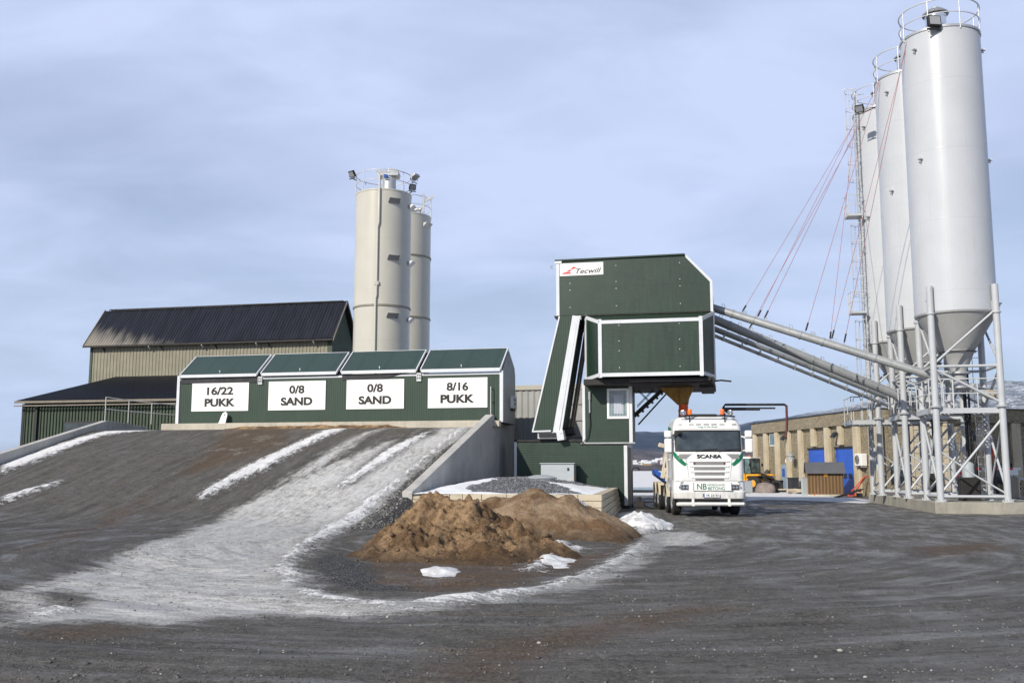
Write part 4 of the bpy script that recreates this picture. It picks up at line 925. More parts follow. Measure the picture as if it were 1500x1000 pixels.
# light grey sheet building behind the hoist
def greyb():
    t=plant('sheet_building','light grey sheet metal building behind the inclined hoist casing','building')
    m=MB(); m.corr((-6,6.0),(1.55,6.0),lambda a:0,lambda a:5.42,0.30,0.03,(0,-1)); m.build('wall',M['grey_bldg'],t)
    m=MB(); m.box(-6,1.6,6.01,9,0,5.42).box(1.6,5.0,6.02,9,0,5.42); m.build('core',M['grey_bldg'],t)
    m=MB()
    for k in range(7): m.box(1.58,5.02,5.93,6.01,0.02+k*0.78,0.02+k*0.78+0.74)
    m.build('cladding',M['trim_grey'],t,0.012)
    m=MB(); m.box(-6.1,5.08,5.90,9.1,5.42,5.66); m.build('roof_edge',M['roof_edge'],t,0.02)
M['trim_grey']=painted('grey_cassette',(0.33,0.335,0.33),0.4,0.2,0.05,0.1)
M['roof_edge']=painted('beige_flashing',(0.42,0.40,0.35),0.45,0,0.04,0.06)
greyb()
# cabinet and lid on the bed
t=plant('cabinet','pale blue-grey electrical cabinet against the tower base','cabinet',2.02,0.2,0.95)
MB().box(0,1.40,0,0.62,0,0.90).build('case',M['grey_box'],t,0.012); MB().box(-0.04,1.44,-0.05,0.66,0.90,0.94).build('top_cover',M['grey_box'],t,0.01)
MB().box(1.12,1.20,-0.02,-0.001,0.62,0.74).build('handle',M['black'],t); MB().box(1.403,1.408,0.12,0.36,0.22,0.46).build('warning_plate',M['loader'],t)
t=plant('round_lid','round pale metal shaft cover standing in the gravel bed','shaft cover',2.55,-2.5,1.02)
MB().lathe([(0.56,0.0),(0.56,0.26),(0.0,0.26)],n=40).build('collar',M['galv'],t,smooth=40)
MB().lathe([(0.62,0.25),(0.63,0.28),(0.5,0.33),(0.25,0.385),(0.0,0.40)],n=40).build('cover',M['grey_box'],t,smooth=50)
MB().lathe([(0.0,0.0),(0.62,0.0),(0.62,-0.01)],(0,0,0.25),40).build('rim',M['galv'],t)
# service rack by the base corner
t=plant('pipe_stand','dark pipe stand with valves beside the tower base and the truck','pipe stand',5.75,0.9,0)
m=MB(); m.pipe([(0,0,0.05),(0,0,1.55),(0.05,0,1.68),(0.25,0,1.7),(0.3,0.1,1.6)],0.03,8).pipe([(0,0,0.75),(0.9,0,0.75),(0.9,0,0.1)],0.035,8).pipe([(0,0,0.3),(0.9,0,0.3)],0.03,8); m.build('frame',M['dark_steel'],t,smooth=40)
m=MB(); m.box(0.15,0.5,-0.1,0.15,0.08,0.32).tube((0.3,-0.12,0.35),(0.3,-0.12,0.5),0.07,10).pipe([(0.5,0,0.15),(0.8,-0.3,0.06),(1.3,-0.5,0.05),(1.5,-0.1,0.05)],0.035,8); m.build('valve',M['dark_steel'],t,0.01)
m=MB(); m.pipe([(0.2,-0.3,0.05),(0.7,-0.6,0.05),(1.2,-0.4,0.05),(1.6,-0.7,0.05)],0.03,6); m.build('hose',M['dark_steel'],t,smooth=40)
# ---------------------------------------------------------------- grey cement silos on legs
SRZ=-R(11); SX=(math.cos(R(11)),-math.sin(R(11))); SY=(math.sin(R(11)),math.cos(R(11)))
def SW(c,x,y,z): return (c[0]+x*SX[0]+y*SY[0],c[1]+x*SX[1]+y*SY[1],z)
C1=(17.42,38.42); CS=[C1,(C1[0]+4.55*SY[0]-0.30,C1[1]+4.55*SY[1]),(C1[0]+9.1*SY[0]-0.62,C1[1]+9.1*SY[1])]
def ring(b,r,z,rr,n=48): b.pipe([(r*math.cos(2*math.pi*i/n),r*math.sin(2*math.pi*i/n),z) for i in range(n)],rr,6,closed=True)
def railing_ring(parent,r,z,h,n=8,mat=None,rr=0.026,gap=None,phase=0.3):
    rl=MB(); ring(rl,r,z+h,rr); rl.build('top_rail',mat,parent,smooth=60); rl=MB(); ring(rl,r,z+h*0.5,rr*0.8); rl.build('mid_rail',mat,parent,smooth=60)
    for i in range(n):
        a=phase+2*math.pi*i/n; MB().tube((r*math.cos(a),r*math.sin(a),z-0.12),(r*math.cos(a),r*math.sin(a),z+h),rr,8).build('rail_post',mat,parent,smooth=40)
def silo(c,label,vent,ext,top=18.9):
    t=thing('cement_silo',label,'silo',(c[0],c[1],0),SRZ,'grey silos standing in a row on one concrete slab')
    S=M['grey_silo']; Lg=M['grey_leg']; r=1.50
    b=MB(); prof=[(r,7.62),(r,7.7)]
    prof+=[(r,top-0.1),(r,top),(r+0.03,top+0.01),(r+0.03,top+0.05),(r-0.05,top+0.06),(0.3,top+0.22),(0,top+0.23)]
    sh=b.lathe(prof,n=96).build('shell',S,t,smooth=30)
    m=MB().lathe([(r+0.006,top-0.05),(r+0.036,top-0.04),(r+0.036,top+0.052),(r,top+0.06)],n=96).build('rim',M['galv'],sh,smooth=40)
    b=MB().lathe([(r+0.02,7.62),(r-0.01,7.55),(r-0.05,7.56),(0.62,6.20),(0.62,6.17),(0.60,6.15),(0.27,5.38),(0.27,5.05)],n=64).build('cone',M['cone'],t,smooth=30)
    fl=MB().lathe([(0.27,5.38),(0.40,5.38),(0.40,5.30),(0.27,5.30)],n=32).lathe([(0.20,5.05),(0.30,5.0),(0.30,4.75),(0.16,4.7)],n=24); fl.build('outlet_valve',M['galv'],b,smooth=40)
    rg=MB(); rg.pipe([(0.66*math.cos(2*math.pi*i/40),0.66*math.sin(2*math.pi*i/40),6.15) for i in range(40)],0.02,6,closed=True); rg.build('aeration_ring',M['black'],b,smooth=40)
    v=vent
    MB().lathe([(0.40,0.0),(0.40,0.78),(0.42,0.80),(0.42,0.95)],(-0.12,-0.05,top+0.15),40).build('vent_pipe',M['chrome'] if v else M['galv'],t,smooth=40)
    MB().lathe([(0.50,0.93),(0.52,0.98),(0.36,1.12),(0.20,1.18),(0.18,1.24),(0.0,1.26)],(-0.12,-0.05,top+0.15),40).build('vent_cap',M['galv'],t,smooth=40)
    railing_ring(t,r+0.02,top,1.12,8,M['rail2'])
    for (a,z) in ((-140,18.2),(-140,13.7),(-140,8.05),(-8,18.3),(-8,13.75),(-8,8.0)):
        a=R(a); ca,sa=math.cos(a),math.sin(a); m=MB(); m.obox(((r+0.08)*ca,(r+0.08)*sa,z),(0.16,0.14,0.05),(0,0,a)); m.obox(((r+0.06)*ca,(r+0.06)*sa,z-0.07),(0.10,0.03,0.12),(0,0,a)); m.build('lug',M['galv'],sh)
    # legs with splice flanges
    q=1.17
    for (sx,sy) in ((-1,-1),(1,-1),(-1,1),(1,1)):
        m=MB(); x,y=sx*q,sy*q; m.tube((x,y,0.42),(x,y,8.6),0.125,20); lg=m.build('leg',Lg,t,smooth=40)
        m=MB(); m.lathe([(0.0,0.0),(0.22,0.0),(0.22,0.035),(0.0,0.035)],(x,y,0.42),16)
        for k in range(6):
            a=k*math.pi/3; m.tube((x+0.17*math.cos(a),y+0.17*math.sin(a),0.45),(x+0.17*math.cos(a),y+0.17*math.sin(a),0.52),0.018,6)
        m.build('foot_plate',Lg,lg)
        m=MB(); m.lathe([(0.12,0.0),(0.22,0.0),(0.22,0.03),(0.12,0.03)],(x,y,3.94),20).lathe([(0.12,0.0),(0.22,0.0),(0.22,0.03),(0.12,0.03)],(x,y,3.98),20); m.build('splice_flange',Lg,lg,smooth=40)
        m=MB(); m.lathe([(0.12,0.0),(0.17,0.0),(0.17,0.05),(0.12,0.05)],(x,y,7.50),20); m.obox((x-sx*0.10,y-sy*0.10,7.75),(0.25,0.03,0.45),(0,0,math.atan2(sy,sx))); m.build('gusset',Lg,lg)
    def br(nm,p,q_,rr): MB().tube(p,q_,rr,10).build(nm,Lg,t,smooth=40)
    for (a,b_) in (((-1,-1),(1,-1)),((-1,-1),(-1,1)),((1,-1),(1,1)),((-1,1),(1,1))):
        A=(a[0]*q,a[1]*q);B=(b_[0]*q,b_[1]*q)
        br('tie_beam',(A[0],A[1],0.62),(B[0],B[1],0.62),0.055); br('tie_beam',(A[0],A[1],5.50),(B[0],B[1],5.50),0.055)
        br('diagonal_brace',(A[0],A[1],0.70),(B[0],B[1],3.55),0.045)
        if a[0]==-1 and b_[0]==1: br('diagonal_brace',(A[0],A[1],2.35),((A[0]+B[0])/2,(A[1]+B[1])/2,1.45),0.035); br('diagonal_brace',((A[0]+B[0])/2,(A[1]+B[1])/2,1.45),(B[0],B[1],0.7),0.035)
        else: br('diagonal_brace',(B[0],B[1],0.70),(A[0],A[1],3.55),0.035)
        br('diagonal_brace',(A[0],A[1],5.58),(B[0],B[1],7.65),0.045); br('diagonal_brace',(A[0],A[1],5.42),(B[0],B[1],4.1),0.05)
    # working platform with rails
    x0,x1,y0,y1=-q-ext,q,-q+0.02,q-0.02
    m=MB(); 
    m.box(x0,x1,y0,y0+0.08,3.72,3.92).box(x0,x1,y1-0.08,y1,3.72,3.92).box(x0,x0+0.08,y0,y1,3.72,3.92).box(x1-0.08,x1,y0,y1,3.72,3.92)
    n=int((x1-x0)/0.16)
    for k in range(n): m.box(x0+0.08+k*0.16,x0+0.13+k*0.16,y0+0.08,y1-0.08,3.86,3.90)
    for k in range(14): m.box(x0+0.08,x1-0.08,y0+0.1+k*0.16,y0+0.12+k*0.16,3.865,3.905)
    pf=m.build('platform',Lg,t)
    pts=[(x0+0.04,y1),(x0+0.04,y0),(x1-0.1,y0)]
    for zz,nm in ((5.02,'top_rail'),(4.47,'mid_rail')):
        MB().pipe([(p[0],p[1],zz) for p in pts],0.022,8).pipe([(x1,y0,zz),(x1,y1,zz)],0.022,8).build(nm,M['rail2'],pf,smooth=40)
    L=[(x0+0.04,y1),(x0+0.04,(y0+y1)/2),(x0+0.04,y0)]+[(x0+0.04+(x1-x0)*k/(3 if ext<1 else 4),y0) for k in range(1,4)]
    for p in L: MB().tube((p[0],p[1],3.9),(p[0],p[1],5.02),0.022,8).build('rail_post',M['rail2'],pf,smooth=40)
    for xx in (x0+0.15,x0+0.55): MB().pipe([(xx,y0,3.92),(xx,y0,4.9),(xx+0.06,y0,5.0),(xx+0.28,y0,5.0),(xx+0.34,y0,4.9),(xx+0.34,y0,3.92)],0.02,8).build('gate_loop',M['rail2'],pf,smooth=40)
    # hoses and cable tray up the middle
    m=MB(); 
    for k,(x,y) in enumerate(((0.35,0.9),(0.55,1.0),(0.45,1.1))): m.tube((x,y,0.5),(x,y,7.0),0.04,8)
    m.build('filling_hoses',M['black'],t,smooth=40)
    m=MB(); m.box(0.75,0.77,1.0,1.04,0.42,7.5).box(1.0,1.02,1.0,1.04,0.42,7.5)
    for k in range(24): m.box(0.77,1.0,1.01,1.03,0.7+k*0.28,0.725+k*0.28)
    m.build('cable_ladder',M['galv'],t)
    return t
M['cone']=painted('silo_cone_paint',(0.38,0.385,0.38),0.45,0.0,0.04,0.12,(0.24,0.22,0.19))
M['rail2']=painted('pale_grey_rail',(0.50,0.515,0.53),0.45,0.1,0.04,0.04)
silo(CS[0],'nearest and largest looking grey silo, a floodlight at its rim facing the yard',1,0.25)
silo(CS[1],'middle grey silo, half hidden behind the nearest one',1,0.25,19.0)
silo(CS[2],'farthest grey silo, with the caged ladder on its left',0,1.25,19.1)
# slab
b=MB(); P=[SW(C1,-1.45,-1.5,0)[:2],SW(C1,2.15,-1.5,0)[:2],SW(C1,2.6,0.9,0)[:2],SW(C1,3.1,12.0,0)[:2],SW(C1,-1.75,12.0,0)[:2],SW(C1,-1.6,6.5,0)[:2]]
b.prism(P,'z',-0.2,0.42); o=b.build('concrete_slab',M['slab'],None,0.02); tag(o,'long weathered concrete footing slab under the three grey silos','slab')
# equipment standing between the legs
def filt(c,x,y,label,s=1.0):
    t=thing('blower_unit',label,'machine',SW(c,x,y,0.42),SRZ)
    MB().box(-0.35,0.35,-0.3,0.3,0.0,0.9*s).build('case',M['dark_steel'],t,0.03); MB().lathe([(0.0,0),(0.22,0),(0.22,0.5),(0.1,0.6),(0,0.62)],(0,0,0.9*s),20).build('motor',M['grey_box'],t,smooth=40)
    MB().pipe([(0.2,0,1.2*s),(0.35,0,1.8),(0.3,0.1,2.6),(0.1,0.2,3.3)],0.05,8).build('hose',M['black'],t,smooth=40)
filt(CS[0],0.2,0.3,'dark blower unit with a hose between the legs of the nearest grey silo'); filt(CS[1],0.1,0.2,'dark blower unit between the legs of the middle grey silo',1.15)
# ladder with safety cage
def ladder():
    c=(16.93,46.9); t=thing('caged_ladder','tall caged access ladder with rest platforms on the left of the farthest grey silo','ladder',(c[0],c[1],0),-R(6))
    G=M['rail2']
    def seg(x,z0,z1): 
        m=MB(); m.box(x-0.02,x+0.02,-0.22,-0.18,z0,z1).box(x-0.02,x+0.02,0.18,0.22,z0,z1)
        z=z0+0.15
        while z<z1: m.tube((x,-0.2,z),(x,0.2,z),0.012,6); z+=0.29
        m.build('ladder_rungs',G,t)
    def cage(x,z0,z1,r=0.42):
        m=MB(); arc=[(x-0.05-r*math.sin(math.pi*k/10)*1.05,-r*math.cos(math.pi*k/10)) for k in range(11)]
        z=z0
        while z<=z1+0.01: m.pipe([(p[0],p[1],z) for p in arc],0.014,6); z+=(z1-z0)/max(1,round((z1-z0)/0.95))
        for k in (1,3,5,7,9): m.tube((arc[k][0],arc[k][1],z0),(arc[k][0],arc[k][1],z1),0.012,6)
        m.build('safety_cage',G,t,smooth=60)
    def rest(z):
        m=MB(); m.box(-0.68,0.0,-0.4,0.4,z,z+0.10); pl=m.build('rest_platform',G,t)
        m=MB()
        for zz in (1.05,0.55): m.pipe([(0.0,-0.40,z+zz),(-0.66,-0.40,z+zz),(-0.66,0.40,z+zz)],0.018,6)
        for p in ((-0.66,-0.40),(-0.66,0.40),(-0.33,-0.40),(-0.66,0)): m.tube((p[0],p[1],z+0.1),(p[0],p[1],z+1.05),0.018,6)
        m.build('platform_rail',G,pl,smooth=60)
    seg(0.0,13.9,20.0); cage(0.0,15.6,20.1); rest(13.75)
    seg(-0.02,9.1,14.0); cage(0.0,9.9,13.4); rest(9.0)
    seg(0.0,3.9,9.1); cage(0.0,5.1,8.7)
    m=MB()
    for z in (6,7.8,10,12,14.5,16.5,18.3): m.box(0.0,0.55,-0.03,0.03,z,z+0.05)
    m.build('wall_brackets',G,t)
    m=MB(); m.pipe([(0.0,-0.25,20.0),(-0.4,-0.25,20.2),(-0.7,-0.1,20.15)],0.02,6).pipe([(0,0.25,20.0),(0.5,0.3,20.1)],0.02,6); m.build('hand_hoops',G,t,smooth=60)
ladder()
# floodlights
def flood(label,loc,rz,tilt,arm=None,mat='black',s=1.0,group=None,grp=None):
    t=thing('floodlight',label,'floodlight',loc,rz,grp)
    m=MB(); m.box(-0.23*s,0.23*s,-0.07*s,0.07*s,-0.20*s,0.20*s); h=m.build('housing',M[mat],t,0.03,rot=(tilt,0,0))
    MB().box(-0.185*s,0.185*s,-0.085*s,-0.071*s,-0.15*s,0.15*s).build('lens',M['lens'],h,0.004)
    m=MB(); m.box(-0.25*s,-0.232*s,-0.02,0.02,-0.16*s,0.05*s).box(0.232*s,0.25*s,-0.02,0.02,-0.16*s,0.05*s).box(-0.25*s,0.25*s,0.0,0.04,-0.30*s,-0.24*s); 
    if arm: m.pipe([(0,0.02,-0.27*s)]+arm,0.028,8)
    m.build('arm',M[mat],t)
    return t
flood('black floodlight clamped to the rim of the nearest grey silo',SW(C1,-0.55,-1.62,19.02)[:2]+(19.05,),R(6),R(-6),s=1.15)
flood('long black lamp on an arm beside the ladder top of the farthest grey silo',(16.5,45.2,18.6),R(-35),R(35),[(0.3,0.25,-0.1),(1.0,0.8,0.35)],s=0.9)
# screw conveyors
def conveyor(label,a,b,r,segs,extra=None):
    a=Vector(a);b=Vector(b); t=thing('screw_conveyor',label,'conveyor',a)
    L=(b-a).length; d=(b-a)/L; Z=Vector((0,0,0))
    MB().tube(Z,b-a,r,24).build('tube',M['tube'],t,smooth=40)
    for k in segs:
        c=d*(L*k); MB().tube(c-d*0.035,c+d*0.035,r+0.022,24).build('pipe_flange',M['tube'],t,smooth=40)
        for s_ in (-0.45,0.45):
            m=MB(); q=c+d*s_; m.pipe([q+Vector((0,0,r)),q+Vector((0,-0.02,r+0.13)),q+d*0.12+Vector((0,-0.02,r+0.13)),q+d*0.12+Vector((0,0,r))],0.012,6)
            m.build('lifting_eye',M['galv'],t)
    e=b-a
    m=MB()
    for k in range(4): m.tube(e-d*(1.25-k*0.22),e-d*(1.13-k*0.22),r+0.05,24)
    m.build('inlet_collars',M['cone'],t,smooth=40)
    m=MB(); m.tube(e,e+d*0.35,r*1.15,20).tube(e+d*0.35,e+d*0.5,r*0.6,16); m.build('gear_motor',M['motor'],t,smooth=40)
    up=e-d*1.0; m=MB(); m.tube(up+Vector((0,0,r*0.7)),up+Vector((0,0,0.75)),r*0.85,20); m.build('inlet_spout',M['cone'],t,smooth=40)
    return t,a,d,L
M['motor']=painted('beige_motor',(0.36,0.33,0.27),0.5,0.1,0.1,0.3)
sA=W(9.2,2.0,8.50); c1=conveyor('uppermost grey screw conveyor from the tower to the nearest grey silo',sA,(18.35,38.30,4.57),0.165,(0.08,0.165,0.345,0.43,0.62,0.80))
sB=W(9.2,2.7,8.12); c2=conveyor('second grey screw conveyor, ending under the middle grey silo',sB,(18.9,42.8,3.86),0.19,(0.07,0.20,0.42,0.5,0.60,0.78))
sC=W(9.2,3.3,7.78); c3=conveyor('lowest slim grey screw conveyor, ending under the farthest grey silo',sC,(19.5,47.2,4.40),0.125,(0.15,0.45,0.72))
t=thing('cable_tray','thin cable tray running just below the lowest screw conveyor','cable tray',(0,0,0)); a=Vector(sC)+Vector((0,-0.1,-0.36)); b=Vector((19.3,47.0,4.0))
m=MB(); m.tube(a,b,0.05,8).tube(a+Vector((0,-0.15,0.05)),b+Vector((0,-0.15,0.05)),0.035,8); m.build('tray',M['galv'],t,smooth=40)
m=MB()
for k in range(12): q=a.lerp(b,(k+0.5)/12); m.obox(q+Vector((0,-0.05,0.08)),(0.05,0.25,0.25),(0,R(20),0))
m.build('clamp',M['galv'],t)
# guy ropes from the conveyors to the silo rims
def on(c,px_x):
    t,a,d,L=c; k=(px_x-a.x)/d.x; return a+d*k+Vector((0,0,0.17))
TOP3=Vector((CS[2][0]-1.52,CS[2][1]-0.2,18.75)); TOP2=Vector((CS[1][0]-1.5,CS[1][1]-0.4,18.9)); TOP1=Vector((CS[0][0]-1.45,CS[0][1]-0.3,18.85))
ropes=[(on(c1,9.75),TOP3+Vector((0,-.2,0)),'longest rope, tied nearest the tower'),(on(c1,10.35),TOP3,'second rope from the tower, running to the farthest silo'),(on(c1,10.6),TOP2,'third rope from the tower, running to the middle silo'),
       (on(c1,12.15),TOP2+Vector((0,.1,-.1)),'fourth rope from the tower, tied mid-way along the upper conveyor'),(on(c1,13.05),TOP3+Vector((0,.2,-.2)),'fifth rope from the tower, leaning to the farthest silo'),
       (on(c1,13.10),TOP1+Vector((0,.1,-.3)),'sixth rope from the tower, running to the nearest silo'),(on(c2,10.3),TOP3+Vector((.1,-.1,-.4)),'rope from the second conveyor near the tower'),(on(c1,13.55),TOP1,'last rope, tied nearest the silos')]
for a,b,l in ropes:
    t=thing('guy_rope','thin reddish guy rope: '+l,'rope',a,0,'reddish guy ropes holding the conveyors'); d=(b-a)
    MB().tube((0,0,0),d,0.011,6).build('rope',M['cable'],t,smooth=60)
    dn=d.normalized(); m=MB(); m.tube(dn*0.1,dn*0.45,0.035,8); m.build('turnbuckle',M['dark_steel'],t,smooth=40)

# ---------------------------------------------------------------- cream silos behind the bins
def csilo(loc,label,top,ringz,rot,first):
    t=thing('storage_silo',label,'silo',(loc[0],loc[1],0),R(rot),'cream silos behind the bins'); r=1.66
    prof=[(r,0),(r,0.1)]
    prof+=[(r,top-0.1),(r+0.02,top-0.08),(r+0.02,top),(r-0.05,top+0.03),(0.3,top+0.2),(0,top+0.2)]
    MB().lathe(prof,n=96).build('shell',M['beige_silo'],t,smooth=30)
    for z in ringz: MB().lathe([(r,-0.06),(r+0.05,-0.05),(r+0.05,0.05),(r,0.06)],(0,0,z),96).build('band',M['band'],t,smooth=30)
    railing_ring(t,r+0.0,top,1.15,8,M['rail'],0.024,phase=0.1)
    return t,r
M['band']=painted('brown_grey_band',(0.24,0.22,0.18),0.5,0,0.05,0.2)
t,r=csilo((-7.72,58),'front cream silo with a vertical pipe, standing behind the green bins',17.95,(11.05,),0,True)
m=MB(); m.pipe([(-0.15,-r-0.06,0),(-0.15,-r-0.06,11.4),(-0.10,-r-0.06,11.6),(-0.10,-r-0.06,15.6),(-0.03,-r-0.07,15.9),(-0.03,-r-0.07,18.7),(-0.25,-r+0.3,19.05)],0.065,10); m.box(-0.22,0.02,-r-0.12,-r+0.02,12.2,12.4); m.build('filling_pipe',M['beige_silo'],t,smooth=40)
def bracket(t,a,r,z,s=1):
    a=R(a); ca,sa=math.cos(a),math.sin(a); m=MB()
    m.add([(0,-.35,0),(0,.35,0),(.28,.35,0),(.28,-.35,0),(0,-.35,-.26),(0,.35,-.26)],[(0,1,2,3),(4,5,1,0),(0,3,4),(1,5,2),(3,2,5,4)]); o=m.build('ladder_bracket',M['galv'],t); o.location=((r)*ca,(r)*sa,z); o.rotation_euler=(0,0,a)
for z in (17.35,13.95,10.55): bracket(t,-62,r,z); bracket(t,-8,r,z-0.1)
fh=MB().lathe([(0.52,0),(0.55,0.06),(0.42,0.10),(0.40,1.25)],(0.30,0.1,17.95),32).build('filter_pipe',M['galv'],t,smooth=40)
m=MB(); m.box(-0.30,0.90,-0.35,0.55,19.12,19.32); m.prism([(0.25,19.32),(0.95,19.28),(0.85,19.50),(0.3,19.60)],'y',-0.35,0.55).box(-0.3,0.2,-0.3,0.5,19.32,19.45); m.build('filter_hood',M['galv'],fh,0.03)
MB().box(0.0,0.22,-0.5,-0.36,18.95,19.15).build('valve',M['blue'],fh,0.01)
t2,r=csilo((-7.05,64.2),'rear cream silo with two bands, mostly hidden behind the front one',18.2,(15.4,11.35),0,False)
for z in (17.6,): bracket(t2,-30,r,z)
m=MB(); m.tube((1.0,-0.9,18.2),(1.3,-1.1,19.3),0.04,8).tube((0.4,-1.0,18.4),(1.1,-1.1,18.5),0.12,10).obox((1.25,-1.1,18.9),(0.15,0.15,1.2)).obox((1.6,-1.1,19.2),(0.7,0.1,0.2),(0,R(-30),0)); m.build('top_valves',M['galv'],t2,smooth=40)
flood('black floodlight on the left rail of the front cream silo',(-9.62,57.8,19.25),R(-40),R(35),[(0.2,0.15,-0.4)])
flood('pale floodlight on the right rail of the front cream silo',(-5.85,57.6,19.0),R(60),R(60),[(-0.15,0.1,-0.4)],mat='galv',s=1.2)
flood('black floodlight low at the right rail of the front cream silo',(-5.95,57.5,18.35),R(30),R(30),[(-0.1,0.2,-0.35)],s=0.9)

# ---------------------------------------------------------------- barn on the left
def barn():
    t=plant('barn','tall narrow faded barn with a black ribbed metal roof behind the green bins','barn')
    F=21.5; Bk=25.3; U0=-34.8; U1=-16.45; ZE=10.35
    zt=lambda a:ZE; zb=lambda a:0
    MB().corr((U0,F),(U1,F),zb,zt,0.26,0.035,(0,-1)).build('front_wall',M['barn_wall'],t)
    m=MB(); m.corr((U1,F),(U1,Bk),zb,lambda a:ZE+(1-abs(2*a-1))*2.5,0.20,0.03,(1,0)); m.build('gable_wall',M['barn_gable'],t)
    m=MB(); m.prism([(F+0.02,0),(F+0.02,ZE),((F+Bk)/2,ZE+2.6),(Bk,ZE),(Bk,0)],'x',U0,U1-0.04); m.build('core',M['barn_gable'],t)
    m=MB(); m.box(U1-0.25,U1+0.05,F-0.06,F-0.0,0,ZE).box(U0-0.10,U0+0.08,F-0.08,F+0.2,0,ZE); m.build('corner_board',M['annex_wall'],t)
    r0=(U0-0.45,F-0.45,ZE+0.0); r1=(U1+0.25,F-0.45,ZE+0.0); um=-24.1; k=0.0
    h=13.30; yr=(F+Bk)/2
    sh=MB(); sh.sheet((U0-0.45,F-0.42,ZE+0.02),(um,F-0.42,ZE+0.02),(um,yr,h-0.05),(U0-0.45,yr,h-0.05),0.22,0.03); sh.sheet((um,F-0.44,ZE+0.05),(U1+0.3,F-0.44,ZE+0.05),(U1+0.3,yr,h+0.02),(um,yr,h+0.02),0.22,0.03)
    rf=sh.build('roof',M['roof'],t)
    m=MB(); m.prism([(F-0.42,ZE-0.06),(yr,h-0.14),(Bk+0.45,ZE-0.06),(Bk+0.45,ZE+0.0),(yr,h-0.07),(F-0.42,ZE+0.0)],'x',U0-0.43,U1+0.28); m.build('roof_deck',M['dark_steel'],rf)
    m=MB()
    for (u,w) in ((U0-0.47,0.05),(U1+0.28,0.05)): m.prism([(F-0.46,ZE-0.14),(yr,h-0.12),(Bk+0.48,ZE-0.14),(Bk+0.48,ZE+0.06),(yr,h+0.06),(F-0.46,ZE+0.06)],'x',u,u+w)
    m.build('barge_board',M['barge'],rf)
    m=MB(); m.box(U0-0.4,U1+0.25,F-0.52,F-0.42,ZE-0.10,ZE+0.0); m.build('gutter',M['dark_steel'],rf); m=MB(); m.box(U0,U1,yr-0.15,yr+0.15,h-0.02,h+0.05); m.build('ridge_cap',M['dark_steel'],rf)
    m=MB()
    for u in (-30.0,-25.9,-21.8,-17.6): m.obox((u,F-0.36,ZE-0.22),(0.06,0.28,0.09),(R(-35),0,0))
    m.build('gutter_clip',M['trim'],rf)
    m=MB()
    for u in (-29.3,-25.1,-21.1,-33.9): m.tube((u,F-0.06,ZE-0.1),(u+0.2,F-0.10,ZE-0.42),0.035,6)
    m.build('wall_bracket',M['dark_steel'],t)
M['barge']=painted('weathered_barge_board',(0.20,0.175,0.14),0.7,0,0.1,0.3)
barn()
def annex():
    t=plant('lean_to','low green lean-to hall with dark roof in front of the barn, far left','lean-to hall')
    F=12.0; U0=-32.5; U1=-14.0; ZE=5.70
    MB().corr((U0,F),(U1,F),lambda a:0,lambda a:ZE-0.1,0.215,0.07,(0,-1),0.35).build('front_wall',M['annex_wall'],t)
    m=MB(); m.prism([(F+0.03,0),(F+0.03,ZE),(21.40,8.02),(21.40,0)],'x',U0,U1); m.build('core',M['barn_gable'],t)
    sh=MB().sheet((U0-0.30,F-0.42,ZE+0.08),(U1,F-0.42,ZE+0.08),(U1,21.42,8.14),(U0-0.30,21.42,8.14),0.22,0.03).build('roof',M['annex_roof'],t)
    m=MB(); m.prism([(F-0.40,ZE-0.05),(21.4,8.05),(21.4,8.12),(F-0.40,ZE+0.06)],'x',U0-0.28,U1); m.build('roof_deck',M['dark_steel'],sh)
    m=MB(); m.box(U0-0.33,U1,F-0.47,F-0.41,ZE-0.08,ZE+0.06).box(U0-0.33,U1,F-0.50,F-0.40,ZE-0.27,ZE-0.20); m.build('fascia',M['barge'],sh)
    m=MB(); m.box(-31.55,-31.4,F-0.2,F-0.08,0,ZE-0.3); m.build('drainpipe',M['black'],t)
    m=MB(); m.box(-29.6,-26.6,F-0.12,F-0.06,3.4,4.5); w=m.build('window',M['black'],t); MB().box(-29.5,-26.7,F-0.135,F-0.121,3.5,4.4).build('pane',M['glass'],w)
    m=MB(); m.box(U0-0.05,U0+0.12,F-0.10,F+0.1,0,ZE-0.1); m.build('corner_trim',M['black'],t)
annex()
